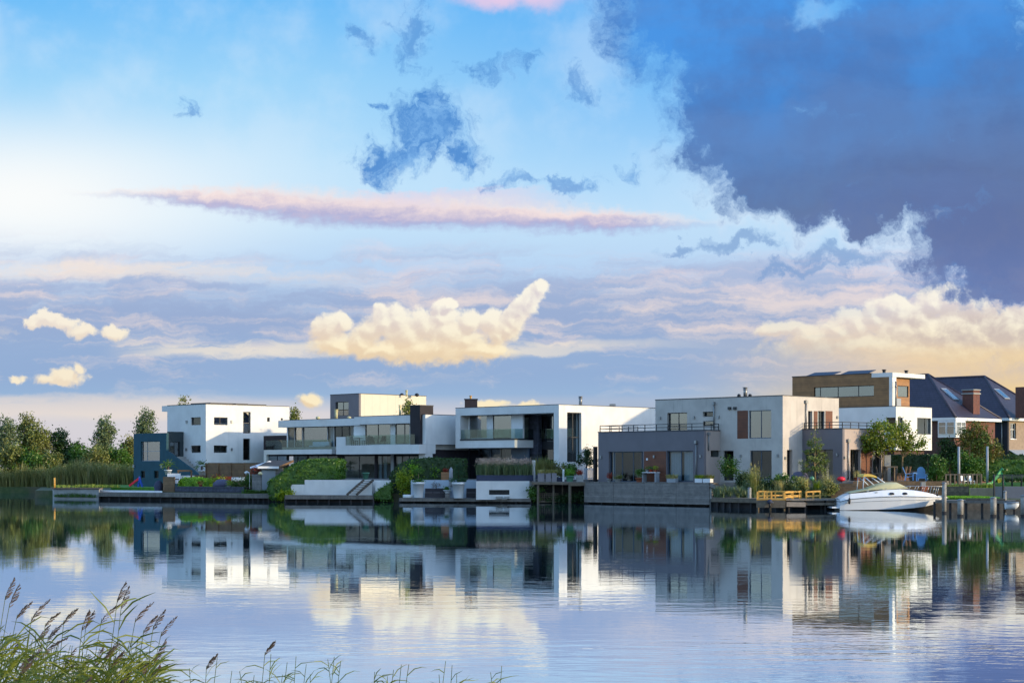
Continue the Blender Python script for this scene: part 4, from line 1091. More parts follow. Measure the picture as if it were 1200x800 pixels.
def rail(name, label, pts, h, mat, n, posts_down=.0, w=.09, rails=(1.,.5), cat='railing', group=None):
    """timber railing along ground points: each post a part"""
    t = thing(name, label, cat, pts[0], group); mb = MB()
    for a, b in zip(pts[:-1], pts[1:]):
        a, b = Vector(a), Vector(b)
        for r in rails: mb.bar(a+Vector((0,0,h*r)), b+Vector((0,0,h*r)), w*.9, w*1.1)
    mb.build('rail', M[mat], t)
    a, b = Vector(pts[0]), Vector(pts[-1])
    L = [(Vector(p)-Vector(q)).length for p, q in zip(pts[:-1], pts[1:])]; tot = sum(L)
    for i in range(n):
        d = tot*i/(n-1) if n > 1 else 0; j = 0
        while j < len(L)-1 and d > L[j]: d -= L[j]; j += 1
        p = Vector(pts[j]).lerp(Vector(pts[j+1]), min(1, d/L[j]))
        MB().bar(p-Vector((0,0,posts_down)), p+Vector((0,0,h*1.0+.02)), w*1.15, w*1.15, up=(0,1,0)).build('post', M[mat], t)
    return t
def mooring(px, ytop, Y, r, label, mat='pile', group='mooring posts standing in the water'):
    b = W(px, ytop, Y); t = thing('mooring_post', label, 'post', (b.x, b.y, -1.2), group)
    MB().tube([(b.x, b.y, -1.2), (b.x, b.y, .12)], r*1.01, 12).build('wet_foot', M['dark_timber'], t)
    MB().tube([(b.x, b.y, .12), (b.x+.01, b.y, b.z-.04)], r, 12).build('shaft', M[mat], t)
    MB().tube([(b.x, b.y, b.z-.05), (b.x, b.y, b.z), (b.x, b.y, b.z+.05)], [r*1.12, r*1.12, r*.5], 12).build('cap', M['galvanised'], t)
    return t
def quay(name, label, front, back, z0, z1, mat, nposts, group=None, pmat='dark_timber', beam=True, sheet=True):
    """plank deck on piles: front and back edges as (px, Y) lists"""
    pts = poly(*front)+poly(*back[::-1]); c = pts[0]
    t = thing(name, label, 'dock', (c[0], c[1], 0), group)
    MB().prism(pts, z1-.09, z1).build('deck', M[mat], t)
    f0 = poly(*front)
    if beam:
        mb = MB()
        for a, b in zip(f0[:-1], f0[1:]): mb.bar((a[0], a[1]+.06, (z0+z1-.09)/2), (b[0], b[1]+.06, (z0+z1-.09)/2), .1, z1-.095-z0)
        mb.build('fascia', M[mat], t)
    for i in range(nposts):
        q = i/(nposts-1)*(len(f0)-1); j = min(int(q), len(f0)-2); s = q-j
        x = f0[j][0]+(f0[j+1][0]-f0[j][0])*s; y = f0[j][1]+(f0[j+1][1]-f0[j][1])*s+.22
        MB().tube([(x, y, -1.2), (x, y, z1-.1)], .09, 8).build('pile', M[pmat], t)
    # dark sheet piling behind the piles
    b0 = [(x, y+.6) for x, y in f0]; mb = MB()
    for a, b in zip(b0[:-1], b0[1:]): mb.bar((a[0], a[1], -.3), (b[0], b[1], -.3), .06, 1.2+2*(z1-.12-.3)*.5)
    if sheet: mb.build('sheet_piling', M['dark_timber'], t)
    return t

# ---- far left garden
t = thing('garden_wall', 'pale concrete quay wall topped with grass at the left end of the dock', 'wall', W(62, 580, 179))
MB().prism(poly((63,178.6),(116,175.2),(120,181),(61,187)), -.6, 1.02).build('wall', M['concrete'], t)
MB().prism(poly((61,178.4),(117,175.0),(121,181.2),(59,187.2)), 1.021, 1.09).build('edge_board', M['fence_wood'], t)
tufts('grass', 'strip of grass growing along the top of the concrete quay', 'grass', [W(60+rng.uniform(2,80), 571, 182+rng.uniform(-1,4)) for _ in range(160)], 12, .3, 'grass_blade', kind='stuff')
tufts('waterside_weeds', 'green weeds hanging over the foot of the concrete quay wall', 'weeds', [Vector((xat(p,178.4-(p-63)*.064), 178.4-(p-63)*.064, .2)) for p in np.linspace(64,112,60)], 8, .42, 'leaf_hedge', .8, kind='stuff')
one(MB().tube([W(63.8,571,180), W(63.8,559.5,180)], .1, 8), 'post', 'yellow_timber', 'pale wooden post at the left corner of the concrete quay', 'post')
quay('timber_dock', 'long low grey timber dock on piles below the teal house', [(116,175.0),(200,170.6),(290,165.2),(334,163.2)], [(116,177.5),(200,172.8),(290,167.2),(334,164.5)], .30, .70, 'weathered_flat', 22)
one(MB().prism(poly((118,177.4),(190,172.6),(190.2,174.6),(119,179.4)), .705, .86), 'jetty_bench', 'white_paint', 'long low pale platform edge lying on the dock under the slide', 'platform')
# play slide, red chute and blue ladder
b = W(152, 570.3, 184); e = W(163.5, 561.5, 184)
t = thing('playground_slide', 'small play slide with a red chute and blue ladder frame', 'slide', b)
ch = MB(); d = Vector((0,.24,0))
ch.hexa([b-d, e-d, e+d, b+d, b-d+Vector((0,0,.06)), e-d+Vector((0,0,.06)), e+d+Vector((0,0,.06)), b+d+Vector((0,0,.06))])
for s in (-1,1): ch.bar(b+d*s+Vector((0,0,.12)), e+d*s+Vector((0,0,.12)), .05, .2)
ch.build('chute', M['red_plastic'], t)
fr = MB(); g = W(167, 570.3, 184)
for s in (-1,1):
    fr.bar(g+d*s, e+d*s+Vector((-.02,0,.15)), .09); fr.bar(W(162,570.3,184)+d*s, e+d*s, .08); fr.bar(e+d*s, e+d*s+Vector((0,0,.32)), .07)
for i in range(4): p = g.lerp(e, .2+i*.2); fr.bar(p-d, p+d, .07)
fr.build('ladder', M['blue_plastic'], t)
# covers, crates, frame, pots on the white house's terrace
def cover(name, label, cat, px0, px1, py0, py1, Y, mat, seed=1, dep=.9):
    a, b = W(px0, py1, Y), W(px1, py0, Y); c = (a+b)/2; rx = (b.x-a.x)/2
    h = b.z-a.z; m = MB().blob((c.x, c.y, a.z+h*.35), (rx*1.08, dep, h*.68), 18, 10, .06, seed, flat=-h*.35)
    return one(m, name, mat, label, cat)
cover('covered_furniture', 'garden furniture under a dark blue cover left of the brown planter', 'furniture cover', 181, 191, 563, 575, 175.4, 'cover_dark', 2, .5)
one(MB().prism(poly((191,174.6),(204.6,173.6),(205.4,176.6),(192,177.6)), .6, zat(558.5,174.2)), 'wooden_planter', 'fence_wood', 'tall brown boarded planter box between the dark cover and the slate wall', 'planter')
t = thing('garden_lounge', 'white framed outdoor lounge with grey seat beside the tall brown planter', 'lounge', W(200, 566, 178))
MB().box(xat(192.4,178), xat(207.4,178), 178, 180, zat(566,178), zat(562,178)).build('base', M['white_paint'], t)
MB().box(xat(192.4,178), xat(207.4,178), 179.6, 180, zat(562,178), zat(554.5,178)).build('backrest', M['white_paint'], t)
MB().box(xat(193.5,178), xat(206.4,178), 178.2, 179.5, zat(562,178)+.003, zat(560.6,178)).build('cushion', M['cushion'], t)
t = thing('garden_arch', 'plain brown wooden post and beam frame in front of the teal stair wall', 'frame', W(216, 567, 180))
for px in (208.8, 224.2): MB().tube([W(px,567,180), W(px,551.4,180)], .09, 4, smooth=False).build('post', M['fence_wood'], t)
MB().bar(W(208,551.4,180), W(225,551.4,180), .18, .16).build('beam', M['fence_wood'], t)
one(MB().box(xat(209,180.6), xat(224,180.6), 180.6, 182.4, zat(566,180), zat(557,180)), 'hot_tub', 'white_paint', 'white square tub standing inside the brown wooden frame', 'tub')
def palm(label, px, py0, py1, Y, fr=.75):
    b = W(px, py1, Y); h = (py1-py0)*Y/FPX; t = thing('palm', label, 'palm', b)
    MB().lathe(b, [(.28,0),(.36,.42),(.4,.42),(.4,.5),(.3,.5)], 16).build('pot', M['white_plastic'], t)
    top = b+Vector((0,0,h*.58)); MB().tube([b+Vector((0,0,.4)), top], [.12,.1], 8).build('trunk', M['trunk'], t)
    F = []
    for i in range(26):
        an = rng.uniform(0, 6.28); el = rng.uniform(-.3, 1.2); d = np.array([math.cos(an)*math.cos(el), math.sin(an)*math.cos(el), math.sin(el)])
        base = np.array(top); mid = base+d*fr*.6; tip = base+d*fr*1.1+np.array([0,0,-.35*fr*math.cos(el)])
        sd = np.cross(d, [0,0,1]); sd /= np.linalg.norm(sd)+1e-6
        for k_ in range(9):
            u = rng.uniform(.15, 1); p = base+(mid-base)*min(1,u*2) if u < .5 else mid+(tip-mid)*(u*2-1)
            for s in (-1, 1):
                l = sd*s*.30*fr*(1.1-u)+d*.22*fr; F.append([p, p+l*.5+np.array([0,0,.02]), p+l-np.array([0,0,.08]), p+l*.5-np.array([0,0,.03])])
    quads('fronds', np.array(F), M['leaf_hedge'], t)
    return t
palm('palm in a white pot with yellowish fronds in front of the teal wall', 197, 539, 556, 181, .8)
palm('dark palm in a white pot at the foot of the white wall by the stairs', 236.5, 538, 556.5, 185, .75)
one(MB().prism(poly((205,172.6),(286,167.2),(287,169.2),(206,174.8)), .5, zat(570,171)), 'stone_wall', 'stone_slate', 'low dry stone wall of dark slate above the timber dock', 'wall')
struct(MB().prism(poly((206,174.85),(287,169.25),(316,169.6),(312,185),(208,188)), .5, 1.22).build('garden', M['soil']))
hedge('low_hedge', 'low bright green clipped shrub row above the slate wall', 'hedge', [(209,571),(209,563),(214,560.5),(226,560),(238,561),(246,563),(246,571)], 174.6, 1.6, 'leaf_bright', .16, 1.2)
shrub('garden_shrub', 'yellow green shrub between the bright hedge and the grey cover', 'shrub', W(253.5, 568, 174), .9, .7, .95, 'leaf_yellow', 30, 20, .13)
cover('covered_furniture', 'round garden table hidden under a blue grey cover above the slate wall', 'furniture cover', 250.5, 270, 561.5, 571, 171.6, 'cover_fabric', 5, .9)
shrub('garden_shrub', 'olive green bush right of the blue grey cover', 'shrub', W(279, 573, 170.5), 1.2, .8, 1.0, 'leaf_hedge', 40, 22, .14)
shrub('garden_shrub', 'dark red leaved bush in front of the brown plinth wall', 'shrub', W(254.5, 564, 178), .6, .5, .8, 'flower_rust', 22, 16, .12)
shrub('garden_shrub', 'green bush against the left side of the grey shed', 'shrub', W(289, 572, 170.2), .8, .8, 1.35, 'leaf_hedge', 40, 22, .14)
potted('plant_pot', 'small grey pot with a yellowish bush on the slate wall', 268.2, 568.8, 572, 169.6, .2, 'concrete', 'leaf_yellow', .45, .6, 16, .09)
potted('plant_pot', 'orange terracotta pot of red flowers above the slate wall', 235, 567.5, 570.2, 173.4, .2, 'terracotta', 'flower_rust', .25, .4, 10, .08)
one(MB().box(xat(271.2,176), xat(285.5,176), 176, 176.7, zat(563.2,176), zat(559,176)), 'garden_bench', 'white_paint', 'low white block bench in front of the brown plinth wall', 'bench')
one(MB().box(xat(263.6,177), xat(271,177), 177, 177.6, zat(564,177), zat(558,177)), 'rust_planter', 'red_orange', 'rust coloured box planter left of the white block bench', 'planter')
# fence at the foot of the white house
fn = thing('wooden_fence', 'brown horizontal board fence dropping in a step below the white house', 'fence', W(232, 566, 184))
MB().prism(poly((224,185.2),(243,183.4),(243.2,183.7),(224.2,185.5)), 1.0, zat(556.5,184)).build('board_panel', M['fence_wood'], fn)
MB().prism(poly((241.4,183.3),(301,177.6),(301.2,178),(241.6,183.7)), 1.0, zat(543,181)).build('board_panel', M['fence_wood'], fn)
for px, Y in ((241.3,183.2),(256,181.8),(271,180.4),(286,179),(301,177.5)): MB().tube([W(px,566,Y), W(px,542,Y)], .07, 4, smooth=False).build('post', M['fence_wood'], fn)
# shed
sh = thing('garden_shed', 'small grey boarded shed with a mono pitch roof beside the big hedge', 'shed', W(310, 572.8, 167))
x0, x1, x2 = xat(293,168), xat(306,166.6), xat(325,166.6)
MB().prism([(x0,169.2),(x1,166.6),(x2,167.2),(x2,171),(x0+1,172)], .75, zat(548,167)).build('wall', M['weathered'], sh)
MB().extr([W(293,546.8,168.9), W(316,539.6,170.5), W(318,540.6,170.5), W(305.6,547.2,166.3), W(293,548.6,168.6)], (0,.25,0)).build('barge_board', M['white_paint'], sh)
rf = [W(302,547.4,166.2), W(327,547.6,166.6), W(343,540.6,172), W(316,540,172)]
MB().extr(rf, (0,0,.1)).build('roof', M['roof_felt'], sh)
MB().bar(rf[1]+Vector((.04,-.05,.05)), rf[2]+Vector((.04,0,.05)), .1, .2).build('barge_board', M['fence_wood'], sh)
MB().bar(rf[0]+Vector((0,-.05,.0)), rf[1]+Vector((0,-.05,0)), .08, .22).build('fascia', M['white_paint'], sh)
MB().prism([(xat(307,166.5),166.52),(xat(322,166.5),166.9),(xat(322,166.5),167.0),(xat(307,166.5),166.62)], .95, zat(550.5,166.6)).build('door', M['grey_frame'], sh)
hb = thing('hanging_basket', 'brown hanging basket under the eaves of the grey shed', 'basket', W(300, 556, 166.5))
quads('foliage', leaves(clump_points([tuple(W(299.5, 551, 166.8))+(.5,.4,.4)], 26, 20, .12, .2), .12), M['flower_rust'], hb)
MB().lathe(W(299.5,555.5,166.8), [(.12,0),(.34,.28),(.34,.34)], 14).build('basket', M['trunk'], hb)
al = thing('arc_lamp', 'white arching garden lamp left of the shed', 'lamp', W(293, 572, 167.5))
MB().tube([W(292.5,572,167.5), W(292.6,556,167.5), W(291.6,553.6,167.5), W(289.5,553,167.5), W(287.4,554.6,167.5)], [.03,.03,.07,.12,.16], 8).build('arm', M['white_plastic'], al)
one(MB().blob(W(305,554.6,166), (.2,.2,.17), 14, 8, .02, 8), 'globe_lamp', 'lamp_cream', 'round pale green white globe lamp on the corner of the shed', 'lamp')
tufts('waterside_weeds', 'rank green weeds on the bank in front of the shed', 'weeds', [W(p, 580, 166.2) for p in np.linspace(286,314,70)], 9, .5, 'leaf_hedge', .7, .04, kind='stuff')
# big hedge
hedge('garden_hedge', 'large rounded green hedge climbing from the water beside the white terrace wall', 'hedge',
      [(317,585),(313,574),(315,563),(326,557),(338,547),(352,540.5),(372,538.5),(397,539),(397,561),(357,562.5),(357,568),(341,568.5),(340.5,581),(335,584)], 162.6, 6.5, 'leaf_hedge', .2, 1.0)
shrub('waterside_shrub', 'light green willowy bush leaning over the water at the foot of the large hedge', 'shrub', W(333, 586.5, 161.8), 1.0, .7, 1.25, 'leaf_yellow', 50, 22, .18)
# balconied house: terrace, stair, dock
t = thing('terrace_wall', 'white rendered terrace wall stepped down at its left end by the large hedge', 'wall', W(390, 580, 162.5))
MB().prism(poly((357,162.4),(436.2,161.2),(436.4,161.6),(357.2,162.8)), .4, zat(562,162)).build('wall', M['white_render'], t)
MB().prism(poly((340.8,162.6),(356.9,162.4),(357.1,162.8),(341,163)), .4, zat(567.5,162)).build('lower_wall', M['white_render'], t)
t = thing('terrace_wall', 'short low white wall between the outdoor stair and the second hedge', 'wall', W(448, 576, 162))
MB().prism(poly((436.8,161.9),(458,161.6),(458,162.1),(436.8,162.4)), .5, zat(562.4,162)).build('wall', M['white_render'], t)
MB().prism(poly((440,160.9),(456,160.7),(456,161.5),(440,161.7)), .3, zat(567.6,161)).build('lower_wall', M['white_render'], t)
quay('timber_dock', 'grey timber dock in front of the white terrace wall and stair', [(334,160.6),(385,160.2),(437,159.4)], [(334,162.4),(385,162.1),(437,161.1)], .28, zat(580,160), 'weathered_flat', 9)
st = thing('outdoor_stair', 'open black steel stair with thin treads climbing the white terrace wall', 'stair', W(410, 580, 160.6))
s0, e0 = W(406.4,579.6,159.9), W(426.5,562,160.7); o2 = Vector((.82,.35,0))
for o_ in (Vector((0,0,0)), o2): MB().bar(s0+o_, e0+o_, .09, .2).build('stringer', M['black_frame'], st)
for i in range(7):
    p = s0.lerp(e0, (i+.6)/7.2); MB().bar(p-Vector((.1,0,.0)), p+o2+Vector((.05,0,0)), .3, .05).build('tread', M['weathered_flat'], st)
for px0, px1, py, lab in ((358.5,375.5,558.8,'long low grey planter on the white terrace wall'),(381,389.8,557.6,'square dark planter standing right of the long low planter')):
    t = thing('terrace_planter', lab, 'planter', W(px0, 562, 163.3))
    MB().box(xat(px0,163.3), xat(px1,163.3), 163.2, 163.8, zat(562,163.3), zat(py,163.3)).build('box', M['grey_plastic'], t)
    quads('plants', np.concatenate([grass(W(rng.uniform(px0+.5,px1-.5), py+.1, 163.5), 10, .3, .6, .03) for _ in range(26)], 0), M['leaf_olive'], t)
potted('plant_pot', 'dark slim vase between the two planters on the terrace wall', 373.8, 557, 562, 163.4, .16, 'dark_metal', 'leaf_grey', .25, .3, 8, .08)
potted('plant_pot', 'tall pale green urn by the terrace door of the balconied house', 428.5, 553.5, 562, 166, .34, 'green_glaze', 'leaf_grey', .01, .2, 2, .05, taper=.55)
# outdoor table and chairs on the right balcony
def chair(label, px, py, Y, rz, mat, s=1., name='terrace_chair', cat='chair', group=None):
    b = W(px, py, Y); t = thing(name, label, cat, b, group); q = lambda x, y, z: b+Matrix.Rotation(rz, 3, 'Z')@Vector((x*s, y*s, z*s))
    bxx = lambda x0,x1,y0,y1,z0,z1: [q(x0,y0,z0),q(x1,y0,z0),q(x1,y1,z0),q(x0,y1,z0),q(x0,y0,z1),q(x1,y0,z1),q(x1,y1,z1),q(x0,y1,z1)]
    MB().hexa(bxx(-.25,.25,-.25,.25,.42,.48)).build('seat', M[mat], t)
    MB().hexa([q(-.25,.22,.48),q(.25,.22,.48),q(.25,.27,.48),q(-.25,.27,.48),q(-.22,.34,.95),q(.22,.34,.95),q(.22,.38,.95),q(-.22,.38,.95)]).build('backrest', M[mat], t)
    for x in (-.22,.22):
        for y in (-.22,.22): MB().bar(q(x,y,0), q(x,y,.42), .045*s).build('leg', M[mat], t)
    return t
zb = zf
def on_balcony(px, a): return on_a(a, px)
def at_ab(a, b_, z): p = ab(a, b_, z); return p
for px, rz, lab in ((415.5,1.2,'teal chair on the left of the balcony table'),(428.5,-1.9,'teal chair on the right of the balcony table')):
    a_ = aB-.1; p = ab(a_, on_a(a_, px), zb); py = YH+(CAMH-p.z)*FPX/p.y; chair(lab, px, py, p.y, rz, 'green_plastic_dark' if False else 'teal_render')
a_ = aB-.1; p = ab(a_, on_a(a_, 421.5), zb); t = thing('balcony_table', 'small dark table between two teal chairs on the right balcony', 'table', p)
MB().lathe(p+Vector((0,0,.68)), [(.42,0),(.42,.04)], 16).build('tabletop', M['dark_metal'], t); MB().tube([p, p+Vector((0,0,.68))], .04, 8).build('leg', M['dark_metal'], t)
a_ = aB+1.2; p = ab(a_, on_a(a_, 375), zat(525.9,182)); t = thing('balcony_sofa', 'pale blue lounge seat on the left balcony', 'sofa', p)
MB().bx(a_, a_+.7, on_a(a_,381), on_a(a_,362), p.z, p.z+.42).build('seat', M['frame_blue'], t); MB().bx(a_+.5, a_+.7, on_a(a_,381), on_a(a_,362), p.z+.42, p.z+.8).build('backrest', M['frame_blue'], t)
# second hedge group
hedge('garden_hedge', 'dark green domed hedge between the outdoor stair and the white pots', 'hedge',
      [(457,584),(456,562),(459,553),(467,545),(478,540),(488,538),(512,537.6),(545,538.5),(546,562),(483,562),(482,583)], 161.9, 3.2, 'leaf_dark', .19)
hedge('garden_hedge', 'low bank of dull green bushes sloping to the water right of the outdoor stair', 'hedge', [(437,585),(438,579),(444,573),(452,568),(458,566),(459,586)], 160.4, 1.2, 'leaf_hedge', .18)
for nm, px, py, hh, w_, lab, mt in (('conifer_shrub',473,584,2.9,.75,'upright yellow green conifer at the left of the white pots','leaf_yellow'),('conifer_shrub',489,566,2.1,1.25,'rounded bright green bush behind the left white pot','leaf_bright'),('conifer_shrub',508.5,563,1.5,1.35,'clipped bright green ball bush behind the white wall','leaf_bright')):
    Yq = 160.9 if px < 480 else 162.4
    shrub(nm, lab, 'shrub', W(px, py, Yq), w_, w_*.8, hh, mt, 90, 26, .15, .15, sub=6)
quay('timber_dock', 'dark grey deck with the white pots at the edge of the water', [(468,158.9),(545,157.6),(622,156.2)], [(468,161),(545,160.4),(622,159.2)], .12, zat(583.6,158), 'weathered_flat', 10)
zd = zat(583.6, 158)
one(MB().prism(poly((481.5,160.6),(559,159.6),(559.2,160.0),(481.7,161.0)), zd-.1, zat(562.2,160.4)), 'garden_wall', 'frame_blue', 'white wall behind the dark sofa on the pot deck', 'wall')
potted('white_flower_pot', 'large white pot with a small standard tree, left of the dark sofa', 490.4, 564.6, 582.8, 158.8, .52, 'white_plastic', 'leaf_hedge', 1.15, 1.2, 60, .12, plant='standard', group='pair of large white pots on the deck')
potted('white_flower_pot', 'large white pot with a cloud pruned pine, right of the dark sofa', 537.3, 564.8, 583.4, 157.7, .55, 'white_plastic', 'leaf_pine', 1.75, 1.3, 110, .1, plant='cloud', group='pair of large white pots on the deck')
one(MB().lathe(W(478.2,583,159.2), [(.42,0),(.46,.04),(.46,.24),(.42,.28)], 24), 'pouffe', 'white_plastic', 'low round white stool at the left end of the pot deck', 'stool')
sf = thing('outdoor_sofa', 'long dark outdoor sofa with grey cushions against the white wall', 'sofa', W(513, 582, 159.4))
xa0, xa1 = xat(498,159.3), xat(526,159.3)
MB().box(xa0, xa1, 158.9, 159.8, zd+.05, zd+.42).build('base', M['sofa_dark'], sf); MB().box(xa0, xa1, 159.55, 159.85, zd+.42, zd+.86).build('backrest', M['sofa_dark'], sf)
for i in range(3): MB().box(xa0+.05+i*.7, xa0+.7+i*.7, 158.88, 159.5, zd+.425, zd+.56).build('cushion', M['cushion'], sf)
sf = thing('outdoor_sofa', 'short dark outdoor seat between the cloud pruned pot and the white planter', 'sofa', W(551, 582, 158.9))
xa0, xa1 = xat(546.5,158.9), xat(558,158.9)
MB().box(xa0, xa1, 158.5, 159.3, zd+.05, zd+.42).build('base', M['sofa_dark'], sf); MB().box(xa0, xa1, 159.1, 159.35, zd+.42, zd+.86).build('backrest', M['sofa_dark'], sf); MB().box(xa0+.05, xa1-.05, 158.48, 159.05, zd+.425, zd+.55).build('cushion', M['cushion'], sf)
potted('plant_bowl', 'small white bowl with green leaves on the dark pedestal beside the closed parasol', 524.2, 574, 577.6, 158.5, .36, 'white_plastic', 'leaf_hedge', .3, .75, 20, .1, taper=.5)
one(MB().box(xat(521.6,158.5), xat(527,158.5), 158.3, 158.8, zd, zat(577.6,158.5)-.002), 'pedestal', 'weathered', 'dark timber pedestal under the small white bowl', 'pedestal')
t = thing('flowering_plant', 'purple flowering plant in front of the white wall over the sofa', 'plant', W(511.5, 573, 160.2))
quads('foliage', leaves(clump_points([tuple(W(511,567.5,160.2))+(.4,.25,.3)], 18, 14, .1, .2), .1), M['reed_head'], t); MB().tube([W(511.5,574,160.2), W(511,567,160.2)], .03, 5).build('stem', M['trunk'], t)
ps = thing('closed_parasol', 'closed grey garden parasol standing right of the wooden barrel planter', 'parasol', W(528.4, 578, 159.6))
p0 = W(528.4, 570, 159.6); MB().tube([W(528.4,580,159.6), W(528.5,547,159.6)], .03, 8).build('pole', M['steel'], ps)
MB().tube([W(528.3,570.2,159.6), W(528.3,567,159.6), W(528.5,556,159.6), W(528.6,549.5,159.6), W(528.6,547.4,159.6)], [.12,.19,.17,.15,.03], 10).build('canopy', M['parasol_fabric'], ps)
t = thing('barrel_planter', 'light wooden slatted planter behind the white wall', 'planter', W(521.5, 562.5, 161.6))
MB().box(xat(517,161.6), xat(526.4,161.6), 161.3, 161.85, zat(562.5,161.6), zat(553,161.6)).build('box', M['wood_light'], t)
quads('plants', leaves(clump_points([tuple(W(521.7,551,161.6))+(.4,.3,.22)], 16, 16, .08, .2), .1), M['flower_rust'], t)
pl = thing('white_planter', 'long white rendered planter with a black fire slot at the waterside', 'planter', W(590, 583, 157))
x0, x1 = xat(558,156.9), xat(620.5,156.6); zt = zat(563.4,156.9)
u0, u1, w0, w1 = xat(573,156.9), xat(597,156.9), zat(579.4,156.9), zat(573.7,156.9)
MB().box(x0, u0, 156.7, 158.9, zd-.1, zt).box(u1, x1, 156.7, 158.9, zd-.1, zt).box(u0, u1, 156.7, 158.9, w1, zt).box(u0, u1, 156.7, 158.9, zd-.1, w0).box(u0, u1, 157.3, 158.9, w0, w1).build('body', M['white_render'], pl)
MB().box(u0+.005, u1-.005, 157.2, 157.29, w0+.005, w1-.005).build('fire_slot', M['black_frame'], pl)
for i in (1,2): MB().box(u0+(u1-u0)*i/3-.02, u0+(u1-u0)*i/3+.02, 156.72, 157.19, w0+.003, w1-.003).build('divider', M['black_frame'], pl)
for q0, q1 in ((581,589),(591,597)): MB().box(xat(q0,156.3), xat(q1,156.3), 156.35, 156.68, zd+.002, zd+.2).build('step', M['concrete'], pl)
MB().box(x1+.003, x1+.4, 157.2, 158.9, zd-.1, zt-.005).build('return_wall', M['white_render'], pl)
gb = thing('grass_planter', 'dark blue trough of tall pink plumed grasses on the white planter', 'planter', W(590, 563, 157.6))
MB().box(x0+.02, x1+.35, 157.0, 158.5, zt+.002, zat(556.4,157)).build('trough', M['cover_dark'], gb)
zg = zat(557.2,157); gp = [(rng.uniform(x0+.1, x1+.25), rng.uniform(157.1,158.3), zg) for _ in range(150)]
quads('grass_blades', np.concatenate([grass(p, 20, 1.15*rng.uniform(.85,1.15), .28, .035, .2, .16) for p in gp], 0), M['leaf_grey'], gb)
pp = np.concatenate([leaves(np.array(p)[None,:]+np.array([0,0,1.22])+rng.normal(size=(16,3))*np.array([.17,.15,.16]), .12, -.8, .5) for p in gp], 0)
quads('plumes', pp, M['grass_plume'], gb)
one(MB().box(xat(623.8,157.6), xat(627.4,157.6), 157.6, 158.1, zat(563.6,157.6)-.2, zat(539,157.6)), 'white_screen_post', 'white_render', 'tall white post between the grass trough and the timber platform', 'post')
# timber platform on posts
pf = thing('raised_platform', 'raised timber platform on thin posts between the white planter and the grey quay', 'platform', W(655, 590, 156))
zt2 = zat(564, 155.6)
MB().prism(poly((622.5,155.8),(668,155.2),(688.5,155.3),(689,159.5),(624,160)), zt2-.1, zt2).build('deck', M['weathered_flat'], pf)
MB().bar(W(623,566.2,155.7), W(668,566.6,155.2), .12, .18).bar(W(667,567.4,154.9), W(688,567,155), .14, .26).build('beam', M['old_timber'], pf)
for px, Y, w_ in ((630.6,155.7,.17),(648.6,155.9,.14),(659.2,156.6,.1),(667.8,155.0,.2)): MB().tube([(xat(px,Y),Y,-1.2),(xat(px,Y),Y,zt2-.1)], w_*.62, 4, smooth=False).build('post', M['old_timber'], pf)
lt = thing('garden_trellis', 'square timber lattice panel under the raised platform', 'trellis', W(644, 587, 156.6)); mb = MB()
for i in range(9): mb.bar(W(633+i*2.6,587,156.5), W(633+i*2.6,577.5,156.5), .05)
for i in range(5): mb.bar(W(632.5,578+i*2.1,156.46), W(654.3,578+i*2.1,156.46), .05)
mb.build('lattice', M['old_timber'], lt); MB().bar(W(630,587.6,156.4), W(656,587.6,156.4), .12, .12).build('sill', M['old_timber'], lt)
for i, (p0, p1) in enumerate(((630.2,638),(639.3,645.6),(646.5,652.2))):
    lab = ('leftmost of three tall grey zinc planters with yellow grass on the raised platform','middle one of three tall grey zinc planters on the raised platform','rightmost of three tall grey zinc planters on the raised platform')[i]
    t = thing('zinc_planter', lab, 'planter', W((p0+p1)/2, 564, 156.2), 'three zinc planters on the raised platform')
    MB().box(xat(p0,156.2), xat(p1,156.2), 156.0, 156.5, zt2, zat(554,156.2)).build('box', M['grey_plastic'], t)
    quads('grass_blades', np.concatenate([grass((rng.uniform(xat(p0+.3,156.2), xat(p1-.3,156.2)), rng.uniform(156.05,156.45), zat(554.2,156.2)), 16, .34, .6, .025) for _ in range(12)], 0), M['grass_straw'], t)
potted('plant_pot', 'green glazed pot with a bright green bush on the raised platform', 667.8, 557.3, 564, 156, .34, 'green_glaze', 'leaf_bright', .75, 1.0, 40, .12, taper=.8)
potted('plant_pot', 'square pale pot with red flowering heather at the right of the raised platform', 679.6, 556.5, 564, 156, .29, 'concrete', 'flower_rust', .45, .65, 30, .1, pot='square')
potted('plant_pot', 'low dark blue square pot behind the white post of the raised platform', 656.5, 559, 564, 156.6, .3, 'cover_dark', 'leaf_olive', .7, .7, 20, .12, pot='square')
one(MB().bar(W(660.3,564,156), W(660.3,549.5,156), .12), 'white_screen_post', 'white_paint', 'thin white post in the middle of the raised platform', 'post')
tufts('grass_clump', 'pink plumed grasses growing behind the zinc planters', 'grass', [W(rng.uniform(628,648), 556, 158+rng.uniform(-.5,.5)) for _ in range(26)], 16, 1.2, 'leaf_olive', .3, .03)
for px, py, Y, rx, h, mt, lab in ((650,563,158.6,1.1,1.7,'leaf_olive','olive bush behind the three zinc planters'),(663,563,159.4,1.0,1.6,'leaf_hedge','green bush behind the green glazed pot'),(672,563,160,.8,1.5,'leaf_dark','dark green bush behind the heather pot')):
    shrub('garden_shrub', lab, 'shrub', W(px, py, Y), rx, .7, h, mt, 45, 24, .15)
tree('small_tree', 'small round headed tree in front of the white wall beside the grey wing', 'tree', W(687.5,564,161), 2.9, 1.25, 'leaf_dark', 50, 26, .17, .5, tr=.06, sig=.17)
fw = thing('picket_fence', 'pale slatted fence section under the small round headed tree', 'fence', W(690, 563, 160.4))
for i in range(9): MB().bar(W(685+i*1.35,563.5,160.4), W(685+i*1.35,548,160.4), .05).build('picket', M['frame_blue'], fw)
